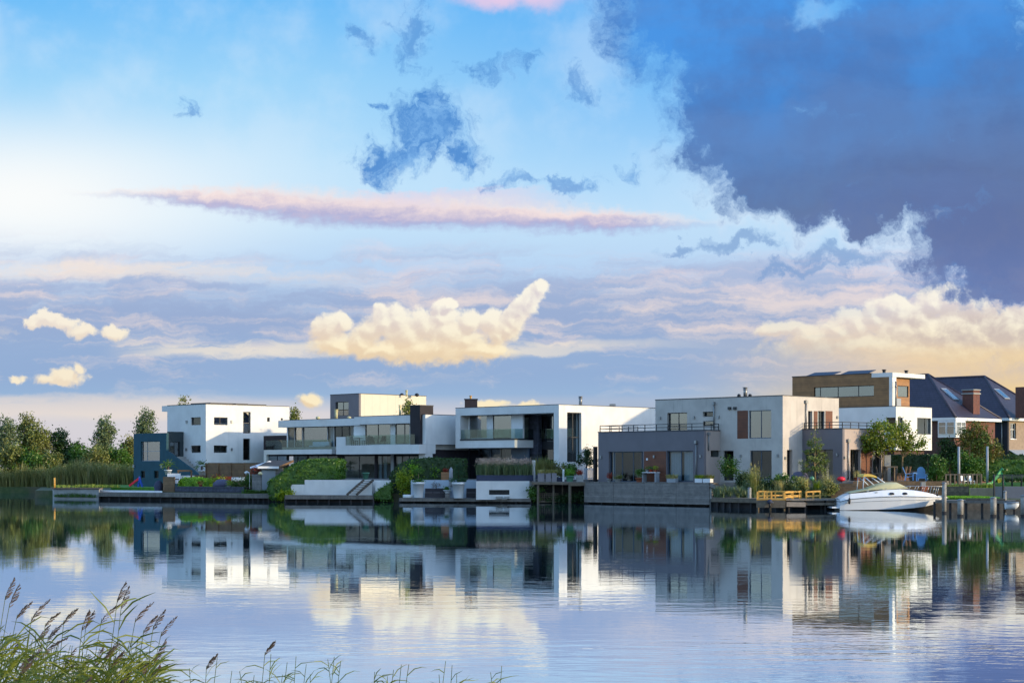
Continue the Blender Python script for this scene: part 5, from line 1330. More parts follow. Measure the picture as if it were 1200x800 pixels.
MB().bar(W(684,550,160.4), W(697,550,160.4), .06).bar(W(684,560,160.4), W(697,560,160.4), .06).build('rail', M['frame_blue'], fw)
shrub('waterside_shrub', 'ivy like greenery under the raised platform beside the grey quay', 'shrub', W(666, 590, 156.2), 2.6, .6, 1.1, 'leaf_dark', 70, 24, .15)
shrub('waterside_shrub', 'green bush at the water under the left end of the raised platform', 'shrub', W(627.5, 589, 156.3), .8, .6, 1.7, 'leaf_hedge', 50, 24, .15)
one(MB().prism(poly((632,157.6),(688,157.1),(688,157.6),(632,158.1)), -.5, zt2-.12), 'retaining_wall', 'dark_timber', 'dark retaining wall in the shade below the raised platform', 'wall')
# ---- grey quay of the house with the wood panels
zq = 1.87
qy = thing('timber_quay', 'high grey boarded quay carrying the terrace of the grey wing', 'quay', W(760, 592, 150))
f0, f1 = Vector((xat(685,155),155,0)), Vector((xat(832,143.2),143.2,0))
MB().prism([(f0.x,f0.y),(f1.x,f1.y),(xat(846.5,146.6),146.6),(xat(846,149.9),149.9),(xat(700,165),165),(xat(688,161),161)], zq-.1, zq-.003).build('deck', M['weathered_flat'], qy)
dr = (f1-f0).normalized(); nn = 4
for i in range(nn):
    a, b = f0.lerp(f1, i/nn)+dr*.015, f0.lerp(f1, (i+1)/nn)-dr*.015
    MB().bar(a+Vector((0,.08,(zq-.1+.12)/2)), b+Vector((0,.08,(zq-.1+.12)/2)), .12, zq-.105-.12).build('board_panel', M['weathered'], qy)
for i in range(9):
    p = f0.lerp(f1, (i+.3)/8.6); MB().tube([(p.x,p.y+.3,-1.2),(p.x,p.y+.3,zq-.12)], .1, 8).build('pile', M['dark_timber'], qy)
MB().bar(f0+Vector((0,.9,-.2)), f1+Vector((0,.9,-.2)), .1, 1.6).build('sheet_piling', M['dark_timber'], qy)
MB().tube([(f1.x+.12,f1.y+.05,-1.2),(f1.x+.12,f1.y+.05,zat(572,143))], .13, 4, smooth=False).build('corner_post', M['pile'], qy)
def on_deck(px, d=1.0):   # ground point of the deck in front of the wing
    a = aX-d; b_ = on_a(a, px); return a, b_, Yof(a, b_)
def deckpot(lab, px, py0, r, pm, pl, ph, pw_, d=.8, **kw):
    a, b_, Y = on_deck(px, d); yb = YH+(CAMH-zq)*FPX/Y
    return potted('plant_pot', lab, px, py0, yb, Y, r, pm, pl, ph, pw_, **kw)
deckpot('small pale pot of rusty red flowers at the left end of the grey wing', 713.8, 561, .2, 'concrete', 'flower_rust', .45, .55, n=18, leaf=.1)
deckpot('stout pale pot with pinkish grass beside the sliding door', 724, 561.4, .3, 'concrete', 'leaf_olive', .3, .7, n=20, leaf=.1)
deckpot('dark brown pot with a leafy green shrub left of the deck table', 749.5, 559.5, .34, 'terracotta', 'leaf_hedge', .75, .85, n=36, leaf=.12)
def deckbox(lab, p0, p1, py0, d, mat, pm, ph):
    a, b_, Y = on_deck((p0+p1)/2, d); t = thing('window_box', lab, 'planter', W((p0+p1)/2, 565, Y))
    t.location.z = zq; b0, b1 = on_a(a, p1), on_a(a, p0)
    MB().bx(a-.2, a+.2, b0, b1, zq, zat(py0, Y)).build('box', M[mat], t)
    quads('plants', np.concatenate([grass(ab(a+rng.uniform(-.15,.15), rng.uniform(b0,b1), zat(py0+.2,Y)), 14, ph, .6, .03) for _ in range(18)], 0), M[pm], t)
deckbox('grey box planter with yellow grass in front of the curtained window', 783.2, 793, 560.3, .5, 'grey_frame', 'grass_straw', .4)
deckbox('white box planter with yellow plants, left one of two at the deck end', 816, 824.5, 560.4, .6, 'white_paint', 'leaf_yellow', .35)
deckbox('white box planter with grey plants, right one of two at the deck end', 825.6, 834, 560.4, .6, 'white_paint', 'leaf_olive', .35)
a, b_, Y = on_deck(762.5, .6); tb = thing('deck_table', 'narrow white topped table with two legs against the wood panel', 'table', ab(a, b_, zq))
b0, b1 = on_a(a, 771), on_a(a, 754); zt = zat(552.9, Y)
MB().bx(a-.3, a+.3, b0, b1, zt-.06, zt).build('tabletop', M['white_paint'], tb)
for q in (b0+.1, b1-.1): MB().bx(a-.25, a+.25, q-.05, q+.05, zq, zt-.063).build('leg', M['grey_frame'], tb)
for px, pm, pl, lab in ((758.5,'concrete','leaf_olive','small grey pot at the left on the deck table'),(762.8,'red_orange','leaf_hedge','small orange pot in the middle of the deck table'),(767.8,'terracotta','leaf_yellow','brown pot with trailing leaves at the right on the deck table')):
    Y2 = Yof(a, on_a(a, px)); potted('table_pot', lab, px, 549.8, YH+(CAMH-zt)*FPX/Y2, Y2, .16, pm, pl, .22, .42, 10, .08)
# stair down to the low jetty
sr = thing('waterside_stair', 'timber stair going down from the grey quay to the low jetty', 'stair', W(832, 586, 142.5))
s0, e0 = W(832.5,566,142.9), W(871,584.5,141.2)
for k_ in (0, 1.3):
    MB().bar(s0+Vector((0,k_,-.12)), e0+Vector((0,k_,-.12)), .1, .3).build('stringer', M['weathered'], sr)
for i in range(8):
    p = s0.lerp(e0, (i+.5)/8); MB().bar(p+Vector((-.02,.06,.1)), p+Vector((.0,1.26,.1)), .36, .06).build('tread', M['old_timber'], sr)
quay('low_jetty', 'low brown jetty along the bank below the terrace plants', [(834,140.0),(862,137.0),(915,133.4),(982,131.6)], [(834,142.0),(862,140.6),(915,137.4),(982,135)], .42, .76, 'old_timber', 12)
mooring(878.2, 571.5, 137.6, .14, 'pale square mooring post between the stair and the yellow railings')
# yellow railed boat landing
ld = thing('boat_landing', 'brown timber boat landing with fresh boards in front of the yellow railings', 'landing', W(903, 596, 130))
MB().prism(poly((886.5,129.6),(920.5,129.2),(921.5,132.8),(888,133)), .74, .84).build('deck', M['yellow_timber'], ld)
MB().bar(W(886.5,588.6,129.6)+Vector((0,.05,0)), W(920.5,588.8,129.2)+Vector((0,.05,0)), .08, .34).bar(W(886.5,592.8,129.6)+Vector((0,.05,0)), W(920.5,593,129.2)+Vector((0,.05,0)), .08, .2).build('fascia', M['old_timber'], ld)
for px in (888.5, 903, 919): MB().tube([(xat(px,130),130.1,-1.2),(xat(px,130),130.1,.74)], .09, 8).build('pile', M['old_timber'], ld)
ld = thing('boat_landing', 'weathered grey landing stage between the yellow railings and the white cruiser', 'landing', W(945, 596, 129.6))
MB().prism(poly((921.3,129.4),(946,129.9),(982,130.6),(982,131.5),(946,131.9),(922,132.2)), .70, .80).build('deck', M['weathered_flat'], ld)
MB().bar(W(921.5,590.6,129.5), W(944,590.9,129.9), .08, .34).build('fascia', M['weathered'], ld); MB().bar(W(944.5,590.4,129.95), W(981,590.2,130.6), .08, .16).build('beam', M['old_timber'], ld)
for px, Y in ((924,129.8),(943.5,130.1),(967,130.6)): MB().tube([(xat(px,Y),Y,-1.2),(xat(px,Y),Y,.70)], .08, 8).build('pile', M['dark_timber'], ld)
gz = 'yellow timber railings on the boat landing'
rail('timber_railing', 'yellow timber railing along the front of the brown boat landing', [W(887.6,586.8,129.8), W(904,586.8,129.6)], .66, 'yellow_timber', 3, 0, .1, (.97,.55,.12), group=gz)
rail('timber_railing', 'yellow timber railing along the back of the boat landing', [W(889,585,132.7), W(911,585,133.2), W(937,585.3,133.9)], .62, 'yellow_timber', 6, 0, .09, (.97,.5), group=gz)
rail('timber_railing', 'yellow timber railing slanting across the middle of the boat landing', [W(919.6,587.2,129.9), W(938.4,585.6,131.6)], .66, 'yellow_timber', 3, 0, .1, (.97,.45,.06), group=gz)
rail('timber_railing', 'yellow timber railing nearest the stern of the white cruiser', [W(944.9,585.8,131.4), W(961,584.8,131.9)], .62, 'yellow_timber', 3, 0, .1, (.97,.45), group=gz)
ob = thing('outboard_motor', 'dark outboard motor hanging on the front of the boat landing', 'motor', W(902, 594, 129.3))
MB().blob(W(902,587.4,129.3), (.19,.2,.17), 12, 8, .03, 3).build('cowling', M['cover_dark'], ob)
MB().tube([W(902,588.5,129.3), W(902.3,594.5,129.3)], [.09,.06], 8).build('leg', M['black_rubber'], ob); MB().bar(W(903,587,129.3), W(906.5,588.8,129.2), .06).build('tiller', M['galvanised'], ob)
cover('covered_barbecue', 'barbecue under a purple grey cover beside the conifer', 'furniture cover', 927.5, 946.5, 552.4, 563, 143.6, 'cover_fabric', 9, .7)
one(MB().blob(W(985.6,561,142.6), (.34,.3,.2), 16, 8, .05, 4), 'toy_seat', 'red_plastic', 'small red plastic toy lying on the terrace edge', 'toy')
one(MB().blob(W(951.5,560.5,142.2), (.2,.2,.2), 14, 8, .02, 4), 'garden_ball', 'green_glaze', 'pale green glazed ball at the foot of the conifer', 'ball')
# planting on the bank
tree('conifer', 'loose olive green conifer with drooping tiers in front of the grey wing', 'tree', W(955,563,142.6), 4.55, 1.45, 'leaf_conifer', 150, 15, .13, .05, tr=.09, sig=.10, trunk='trunk_pale',
     blobs=[(xat(955+dx,142.6), 142.6+dy, zat(yy,142.6), rr*142.6/FPX, rr*142.6/FPX*.8, .16) for yy, dx, dy, rr in ((501,0,0,1.5),(507,-1,.1,3),(513,2,-.2,4.5),(519,-4,.2,4.5),(521,5,-.1,5),(527,0,-.4,6),(530,-8,.1,5),(533,9,.1,5.5),(538,-3,-.5,7),(541,11,.2,6),(543,-13,0,6),(548,3,-.5,8),(551,-9,.2,6),(552,13,0,5))])
shrub('garden_shrub', 'loose green shrub growing in front of the narrow terrace door', 'shrub', W(855.5,564,144.6), 1.0, .7, 2.3, 'leaf_hedge', 60, 22, .15, .18)
shrub('garden_shrub', 'dark green bush beside the head of the waterside stair', 'shrub', W(869,574,142.8), .9, .8, 1.5, 'leaf_dark', 60, 24, .15)
for px, py, Y, rx, h, mt, lab in ((884,580,141.2,1.1,1.6,'leaf_grey','grey green bush above the low jetty below the terrace door'),(899,581,140.5,1.2,1.5,'leaf_dark','dark bush above the low jetty behind the yellow railings'),(915,578,140.4,1.3,1.6,'leaf_hedge','green bush in the middle of the bank below the grey house'),(934,579,139.6,1.3,1.3,'leaf_olive','olive bush on the bank left of the straw coloured grass'),(975,580,138,1.0,1.0,'leaf_olive','olive bush at the stone steps behind the cruiser stern')):
    shrub('bank_shrub', lab, 'shrub', W(px, py, Y), rx, .8, h, mt, 60, 24, .15)
tufts('ground_cover', 'mixed low greenery covering the bank behind the low jetty', 'ground cover', [W(rng.uniform(838,985), rng.uniform(575,585), 139.6+rng.uniform(-.5,1.5)) for _ in range(260)], 10, .6, 'leaf_grey', .7, .05, kind='stuff')
for i, (px, py, h, mt, lab) in enumerate(((884,578,2.0,'grass_straw','pampas grass with cream plumes in front of the tall terrace door'),(912,578,1.1,'grass_straw','low straw coloured grass tuft behind the yellow railings'),(942,577,1.2,'grass_straw','straw coloured grass tuft left of the conifer foot'),(969.5,581,1.75,'grass_straw','large straw coloured grass tuft behind the cruiser stern'),(960,579,1.2,'leaf_yellow','yellow green grass tuft under the conifer'))):
    p = W(px, py, 139.4+i*.15); A = np.concatenate([grass(p+Vector((rng.uniform(-.3,.3), rng.uniform(-.2,.2), 0)), 40, h, .45, .03, .35, .2) for _ in range(5)], 0)
    t = thing('ornamental_grass', lab, 'grass clump', p); quads('blades', A, M['leaf_olive' if i in (0,) else mt], t)
    if i == 0: quads('plumes', np.concatenate([leaves(np.array(p)[None,:]+np.array([dx,0,h*.92])+rng.normal(size=(60,3))*np.array([.06,.06,.30]), .14, -1.5, .4) for dx in (-.25,.05,.3)], 0), M['grass_straw'], t)
one(MB().prism(poly((838,145.4),(986,142.3),(986.5,142.7),(838.3,145.9)), .6, 1.90), 'terrace_edge', 'weathered', 'dark boarded terrace edge behind the bank plants', 'wall')
t = thing('stone_steps', 'wide brown stone garden steps rising behind the cruiser stern', 'steps', W(985, 580, 139.6))
for i in range(4): MB().prism(poly((974+i*3,138.6+i*.7),(1004,138.2+i*.7),(1005,142.0),(975+i*3,142.0)), .5, .95+i*.3).build('step', M['brown_wall'], t)
one(MB().prism(poly((1000,141.4),(1107,140.4),(1107.5,141.0),(1000.5,142.0)), .6, zat(563.6,141)), 'garden_wall', 'brown_wall', 'long brown garden wall behind the white cruiser', 'wall')
struct(MB().prism(poly((987,142.2),(1107,141.2),(1112,150),(1040,152),(1040,146)), .6, 2.0).build('garden', M['paving']))

# ---- the white cruiser
def cruiser():
    Y0 = 130.2; X0 = xat(981.6, Y0); s = 1/142.9*1.0
    t = thing('motor_cruiser', 'white motor cruiser with a tan canvas cover and yellow topped arch, moored beside the landing', 'boat', (X0+3.6, Y0, 0))
    def zx(px, py): return X0+(px-100)*.00723*1.0, (490-py)*.00723   # from enlarged photo measures to metres
    #        x(px)  keel  chine  rub  deck  half-beam at chine / rub / deck
    st = [(96,  -.30, .02, .62, .80, 1.02, 1.18, 1.10), (140, -.34, .02, .70, 1.02, 1.06, 1.24, 1.14), (200, -.36, .03, .80, 1.20, 1.08, 1.28, 1.16),
          (350, -.38, .05, .90, 1.30, 1.10, 1.32, 1.14), (520, -.38, .07, .97, 1.46, 1.08, 1.33, 1.08), (700, -.36, .11, 1.00, 1.52, 1.0, 1.28, .98),
          (850, -.30, .18, .98, 1.42, .84, 1.14, .86), (960, -.18, .28, .955, 1.30, .60, .92, .68), (1050, .02, .42, .93, 1.16, .32, .60, .44), (1110, .36, .60, .91, 1.03, .12, .30, .22), (1150, .78, .84, .91, .95, .02, .06, .04)]
    hull, deck, foul, band = MB(), MB(), MB(), MB()
    rings = []
    for (px, k_, c, r, d, hc, hr, hd) in st:
        x = X0+(px-100)*.00723
        rings.append(dict(x=x, k=k_, c=c, r=r, d=d, hc=hc, hr=hr, hd=hd))
    def skin(mb, f0, f1, n=1, close=False):
        for s_ in (-1, 1):
            for A, B in zip(rings[:-1], rings[1:]):
                for j in range(n):
                    q0, q1 = j/n, (j+1)/n
                    L = lambda R_, q: (R_['x'], Y0+s_*(f0(R_)[0]+(f1(R_)[0]-f0(R_)[0])*q), f0(R_)[1]+(f1(R_)[1]-f0(R_)[1])*q)
                    mb.add([L(A,q0), L(B,q0), L(B,q1), L(A,q1)], [(0,1,2,3)], True)
    skin(foul, lambda R_: (0, R_['k']), lambda R_: (R_['hc'], R_['c']))
    mid = lambda R_: (R_['hc']+(R_['hr']-R_['hc'])*.78, R_['c']+(R_['r']-R_['c'])*.70)
    skin(hull, lambda R_: (R_['hc'], R_['c']), lambda R_: mid(R_), 3)
    skin(hull, mid, lambda R_: (R_['hr'], R_['r']), 1)
    skin(deck, lambda R_: (R_['hr']-.01, R_['r']+.03), lambda R_: (R_['hd'], R_['d']), 2)
    skin(deck, lambda R_: (R_['hd'], R_['d']), lambda R_: (0, R_['d']+.06*R_['hd']), 2)
    a = rings[0]
    hull.add([(a['x'],Y0-a['hc'],a['c']),(a['x'],Y0+a['hc'],a['c']),(a['x'],Y0+a['hr'],a['r']),(a['x'],Y0-a['hr'],a['r'])], [(0,1,2,3)])
    deck.add([(a['x'],Y0-a['hr'],a['r']+.03),(a['x'],Y0+a['hr'],a['r']+.03),(a['x'],Y0+a['hd'],a['d']),(a['x'],Y0-a['hd'],a['d'])], [(0,1,2,3)])
    hull.build('hull', M['gelcoat'], t); deck.build('deck', M['gelcoat'], t); foul.build('bottom', M['antifoul'], t)
    for s_ in (-1, 1):
        MB().tube([(R_['x'], Y0+s_*(R_['hr']+.01), R_['r']+.015) for R_ in rings], .032, 6).build('rub_rail', M['boat_trim'], t)
        MB().tube([(R_['x'], Y0+s_*(mid(R_)[0]+.004), mid(R_)[1]) for R_ in rings[1:-1]], .016, 6).build('hull_stripe', M['boat_trim'], t)
    MB().box(X0-.58, X0+.02, Y0-1.0, Y0+1.0, .16, .27).build('swim_platform', M['gelcoat'], t)
    # folded tonneau over the cockpit, raised screen cover, arch
    P = lambda px, py, y: (X0+(px-100)*.00723, Y0+y, (490-py)*.00723)
    def loft(rows, mat, name):
        mb = MB(); m_ = len(rows[0]); v = [p for r_ in rows for p in r_]
        mb.add(v, [(i*m_+j, i*m_+j+1, (i+1)*m_+j+1, (i+1)*m_+j) for i in range(len(rows)-1) for j in range(m_-1)], True)
        return mb.build(name, M[mat], t)
    def arch_row(px, ybase, ytop, hb, n=9):
        return [(X0+(px-100)*.00723, Y0-hb*math.cos(math.pi*j/(n-1)), ((490-ybase)+(ybase-ytop)*math.sin(math.pi*j/(n-1))**.55)*.00723) for j in range(n)]
    loft([arch_row(190,318,310,1.1), arch_row(260,308,296,1.12), arch_row(340,296,278,1.14), arch_row(420,286,262,1.12)], 'canvas_tan', 'cockpit_cover')
    loft([arch_row(380,290,268,1.12), arch_row(430,286,246,1.1), arch_row(480,284,226,1.05), arch_row(545,282,212,1.0), arch_row(620,278,209,.94), arch_row(690,274,211,.86), arch_row(740,270,236,.78), arch_row(790,270,262,.66)], 'canvas_tan', 'screen_cover')
    prof = [(330,157),(331,138),(345,128),(380,126),(420,133),(452,146),(466,160),(462,166),(440,160),(400,152),(350,152)]
    MB().extr([P(x_, z_, -1.12) for x_, z_ in prof], (0, 2.24, 0)).build('bimini_top', M['canvas_yellow'], t)
    mb = MB()
    for s_ in (-1, 1):
        y = s_*1.05
        mb.tube([P(336,150,y), P(324,285,y*1.05)], .035, 6); mb.tube([P(345,158,y), P(436,240,y*1.02)], .045, 6); mb.tube([P(463,160,y), P(545,215,y*.95)], .045, 6)
    mb.build('arch_frame', M['frame_blue'], t)
    for s_ in (-1, 1):
        for px in (608, 742):
            i = next(k_ for k_ in range(len(rings)-1) if rings[k_]['x'] <= X0+(px-100)*.00723 <= rings[k_+1]['x'])
            A, B = rings[i], rings[i+1]; q = (X0+(px-100)*.00723-A['x'])/(B['x']-A['x'])
            lerp = lambda k_: A[k_]+(B[k_]-A[k_])*q
            u = .42; yy = lerp('hr')+(lerp('hd')-lerp('hr'))*u; z = lerp('r')+.03+(lerp('d')-lerp('r')-.03)*u
            v = [(X0+(px-100)*.00723+.19*math.cos(k_*math.pi/10), Y0+s_*(yy+.03-.28*.55*math.sin(k_*math.pi/10)*.085*5), z+.085*math.sin(k_*math.pi/10)) for k_ in range(20)]
            MB().extr(v, (0, s_*.02, 0)).build('porthole', M['black_frame'], t)
    rl = MB()
    for s_ in (-1, 1):
        pts = [P(720,262,s_*.98), P(800,247,s_*.93), P(940,248,s_*.72), P(1060,250,s_*.46), P(1170,254,s_*.14), P(1195,258,0)]
        rl.tube(pts, .015, 6)
        for a_, (bx_, by_, byy) in (((940,248,.72),(915,292,.78)), ((1000,249,.58),(978,304,.60)), ((1060,250,.46),(1040,322,.44)), ((1110,252,.30),(1085,335,.28)), ((860,247,.85),(842,282,.88))):
            rl.tube([P(a_[0],a_[1],s_*a_[2]), P(bx_,by_+8,s_*byy)], .018, 5)
    rl.build('bow_rail', M['steel'], t)
    an = MB().bar(P(1090,345,0), P(1190,352,0), .12, .1); an.tube([P(1150,352,-.1), P(1205,368,-.05), P(1180,378,0)], .04, 6); an.build('anchor', M['steel'], t)
    MB().blob(P(1092,338,-.32), (.1,.08,.08), 10, 6, .02, 2).build('navigation_lamp', M['black_rubber'], t)
    for px, py, k_ in ((455,311,.08),(372,296,.1),(550,272,.06)): MB().box(P(px,py,0)[0]-k_, P(px,py,0)[0]+k_, Y0-1.2, Y0-1.1, P(px,py,0)[2]-.03, P(px,py,0)[2]+.03).build('cleat', M['steel'], t)
    return t, P
boat, BP = cruiser()
fd = thing('fender', 'black fender hanging at the stern of the white cruiser', 'fender', BP(182,430,-1.36))
MB().tube([BP(182,425,-1.36), BP(182,410,-1.36), BP(183,380,-1.36), BP(183,365,-1.36)], [.05,.085,.085,.04], 10).build('bumper', M['black_rubber'], fd); MB().tube([BP(183,366,-1.36), BP(184,318,-1.2)], .015, 5).build('rope', M['black_rubber'], fd)

# ---- right hand jetty and its posts
quay('jetty', 'grey timber jetty with a pale plank edge right of the cruiser bow', [(1096,127.2),(1190,124.8)], [(1096,129.4),(1190,127.2)], .58, zat(586.2,125.8), 'weathered_flat', 6, sheet=False)
one(MB().prism(poly((1132,126.6),(1178,125.4),(1178.5,126.6),(1132.4,127.8)), zat(586.2,125.8)+.003, zat(586.2,125.8)+.12), 'stone_edging', 'stone_wall', 'strip of pale rubble lying along the jetty edge', 'edging')
one(MB().prism(poly((1094,131.2),(1200,129.8),(1200,130.4),(1094,131.8)), -.6, .74), 'quay_wall', 'old_timber', 'low brown timber bank wall below the lawn', 'wall')
mooring(1106.4, 565.5, 121, .15, 'tall grey mooring post standing at the cruiser bow')
mooring(1125.4, 585.3, 113, .19, 'thick short mooring post nearest the camera, right of the cruiser')
mooring(1164, 582.8, 113, .19, 'thick short mooring post in front of the jetty below the green slide')
mooring(1200, 580.5, 113, .22, 'thick mooring post cut by the right edge of the picture')
mooring(1177.6, 575.5, 127.6, .11, 'thin short post at the end of the jetty behind the white dinghy', group='mooring posts standing in the water')
dg = thing('dinghy', 'small white dinghy lying at the end of the jetty', 'boat', W(1185, 597, 124.4)); b = W(1185, 592.8, 124.4)
hl = MB(); n = 12
for i in range(9):
    u = i/8; w_ = .36*math.sin(min(1, .35+u*.9)*math.pi*.5)*(1 if u < .75 else math.sqrt(max(0, 1-((u-.75)/.27)**2))); x = b.x-.42+u*.92
    for j in range(n+1):
        an = math.pi*j/n; hl.v.append((x, b.y-w_*math.cos(an)*1.1, b.z+.20-math.sin(an)*(.42 if u < .8 else .42*(1-(u-.8)*2.5))))
for i in range(8):
    for j in range(n): hl.f.append((i*(n+1)+j, i*(n+1)+j+1, (i+1)*(n+1)+j+1, (i+1)*(n+1)+j)); hl.sm.append(True)
hl.f.append(tuple(range(n+1))); hl.sm.append(False)
hl.build('hull', M['white_plastic'], dg)
MB().tube([(b.x-.42, b.y-.4, b.z+.21),(b.x+.2, b.y-.38, b.z+.23),(b.x+.46, b.y-.15, b.z+.25),(b.x+.5, b.y, b.z+.25),(b.x+.46, b.y+.15, b.z+.25),(b.x+.2, b.y+.38, b.z+.23),(b.x-.42, b.y+.4, b.z+.21)], .05, 8).build('gunwale', M['boat_trim'], dg)
# garden behind the jetty
one(MB().prism(poly((1108.5,139.6),(1136,139.0),(1136,139.5),(1108.7,140.1)), .7, zat(569.6,139.4)), 'garden_wall', 'stone_wall', 'low grey green garden wall behind the lawn', 'wall')
one(MB().prism(poly((1136.3,138.8),(1164,138.2),(1164,138.8),(1136.4,139.4)), .7, zat(571.5,138.6)), 'garden_wall', 'tan_brick', 'low tan brick garden wall behind the lawn', 'wall')
sc = thing('screen_fence', 'grey panel fence with dark steel posts at the right edge of the gardens', 'fence', W(1182, 582, 136.6))
MB().prism(poly((1164.5,136.8),(1215,136.0),(1215,136.2),(1164.6,137.0)), .7, zat(569.5,136.6)).build('panel', M['grey_plastic'], sc)
for px in (1164.9, 1175.6, 1186, 1197): MB().bar((xat(px,136.6),136.6,.7), (xat(px,136.6),136.6,zat(555.4,136.6)), .1).build('post', M['dark_metal'], sc)
MB().bar(W(1164.5,556,136.7), W(1205,556,136.2), .05).build('rail', M['dark_metal'], sc)
MB().bar(W(1164.5,562.6,136.75), W(1205,562.6,136.3), .012, 13.4*136.6/FPX).build('glass_panel', M['rail_glass'], sc)
rail('garden_fence', 'weathered post and rail fence above the grey green garden wall', [W(1108.5,570,140.6), W(1150,570,140.2)], 14.6*140.4/FPX, 'old_timber', 9, .1, .1, (.98,.1), cat='fence')
for px, y0, y1, Y, lab in ((1123.6,523,568,141.8,'tall pale flag pole without a flag behind the garden fence'),(1157,522.8,568,142.5,'tall pale pole beside the green slide')):
    one(MB().tube([W(px,y1,Y), W(px,(y0+y1)/2,Y), W(px,y0,Y)], [.11,.10,.09], 10), 'garden_pole', 'grey_frame', lab, 'pole', 'tall pale garden poles')
# green play slide
b = W(1159.5, 569, 141.6); e = W(1172.5, 553.6, 142.4)
gs = thing('playground_slide', 'green plastic play slide with a yellow side on the raised lawn', 'slide', b); d = Vector((.06,.3,0)); mb = MB()
pts = [b+Vector((-.2,0,.02)), b.lerp(e,.2)+Vector((0,0,-.12)), b.lerp(e,.6)+Vector((0,0,-.08)), e]
for p, q in zip(pts[:-1], pts[1:]):
    mb.hexa([p-d, q-d, q+d, p+d, p-d+Vector((0,0,.06)), q-d+Vector((0,0,.06)), q+d+Vector((0,0,.06)), p+d+Vector((0,0,.06))])
    for s_ in (-1,1): mb.bar(p+d*s_+Vector((0,0,.1)), q+d*s_+Vector((0,0,.1)), .06, .22)
mb.build('chute', M['green_plastic'], gs)
tw = MB()
for s_ in (-1,1):
    tw.bar(e+d*s_+Vector((.05,0,0)), W(1177.5,568,142.4)+d*s_, .13); tw.tube([e+d*s_, e+d*s_+Vector((.02,0,.22)), e+d*s_+Vector((.1,0,.34)), e+d*s_+Vector((.22,0,.2))], .06, 8)
for i in range(4): p = e.lerp(W(1177.5,568,142.4), .2+i*.22); tw.bar(p-d, p+d, .07)
tw.build('ladder', M['green_plastic_dark'], gs)
MB().extr([W(1168.5,561,142.1), W(1175,558.5,142.1), W(1175.5,563,142.1), W(1170,566,142.1)], (0,.06,0)).build('side_panel', M['yellow_plastic'], gs)
# seats and table on the paved garden
def adirondack(label, px, py, Y, rz, mat, s=1., group='blue garden chairs'):
    b = W(px, py, Y); t = thing('garden_chair', label, 'chair', b, group); Mx = Matrix.Rotation(rz, 3, 'Z'); q = lambda x, y, z: b+Mx@Vector((x*s, y*s, z*s))
    MB().extr([q(-.28,-.35,.36), q(.28,-.35,.36), q(.26,.2,.22), q(-.26,.2,.22)], Mx@Vector((0,0,.05))).build('seat', M[mat], t)
    MB().extr([q(-.25,.12,.24), q(.25,.12,.24), q(.33,.34,.72), q(.28,.42,.95), q(.15,.46,1.08), q(0,.48,1.12), q(-.15,.46,1.08), q(-.28,.42,.95), q(-.33,.34,.72)], Mx@Vector((0,.05,.02))).build('backrest', M[mat], t)
    for x in (-.36,.36):
        MB().extr([q(x-.07,-.42,.56), q(x+.07,-.42,.56), q(x+.07,.3,.52), q(x-.07,.3,.52)], (0,0,.04)).build('armrest', M[mat], t)
        MB().bar(q(x,-.36,0), q(x,-.36,.56), .08).build('leg', M[mat], t); MB().bar(q(x,.3,0), q(x,.25,.52), .07).build('leg', M[mat], t)
    return t
adirondack('light blue garden chair on the left, turned sideways to the brown wall', 1065, 562.6, 143.4, 1.35, 'chair_blue', .95)
adirondack('light blue garden chair on the right with its rounded back to the water', 1080.3, 563.4, 142.6, 2.75, 'chair_blue', 1.0)
t = thing('side_table', 'low pale blue table between the two light blue garden chairs', 'table', W(1072.5, 562.4, 144.2))
MB().box(xat(1069.5,144.2), xat(1076.5,144.2), 143.9, 144.5, zat(554.6,144.2), zat(553.2,144.2)).build('tabletop', M['chair_blue'], t)
for px in (1070, 1076): MB().bar(W(px,562.4,144.2), W(px,554.6,144.2), .08).build('leg', M['chair_blue'], t)
t = thing('garden_table', 'heavy grey timber table on the paved garden behind the cruiser', 'table', W(1043, 562, 144.6))
zt = zat(546, 144.6)
MB().box(xat(1037,144.6), xat(1051,144.6), 144.2, 145.6, zt-.1, zt).build('tabletop', M['old_timber'], t)
for px in (1038.2, 1049.8):
    for Y in (144.4, 145.3): MB().bar((xat(px,144.6),Y,2.0), (xat(px,144.6),Y,zt-.1), .14).build('leg', M['old_timber'], t)
for px, mt, lab in ((1026,'old_timber','grey timber armchair at the left of the garden table'),(1032.5,'old_timber','high backed grey timber chair in front of the garden table'),(1056.5,'wood_light','light timber chair right of the garden table'),(1060.8,'wood_light','light timber chair nearest the blue garden chairs')):
    chair(lab, px, 562.2, 144.0, 1.5 if px < 1040 else -1.5, mt, 1.15, 'garden_chair')
one(MB().box(xat(1036.5,146.4), xat(1044,146.4), 146.4, 147, 2.0, zat(533,146.4)), 'outdoor_oven', 'concrete', 'tall pale masonry oven behind the garden table', 'oven')
one(MB().prism(poly((1066,146),(1090,145.4),(1090,145.8),(1066,146.4)), 1.9, zat(551,146)), 'garden_wall', 'stone_wall', 'low stone wall behind the blue garden chairs', 'wall')
one(MB().box(xat(1079,140.2), xat(1084,140.2), 139.9, 140.3, .8, zat(564.5,140.2)), 'stone_pedestal', 'concrete', 'small pale stone pedestal standing against the brown garden wall', 'pedestal')
one(MB().box(xat(1078.5,139.4), xat(1087,139.4), 139, 139.6, .8, zat(569,139.4)), 'firewood_box', 'terracotta', 'rust red box behind the cruiser bow rail', 'box')
potted('plant_pot', 'yellow straw coloured grass in a pot by the wing of the grey house', 1004, 559, 563, 143.4, .26, 'terracotta', 'grass_straw', .6, .7, pot='round', plant='grass')
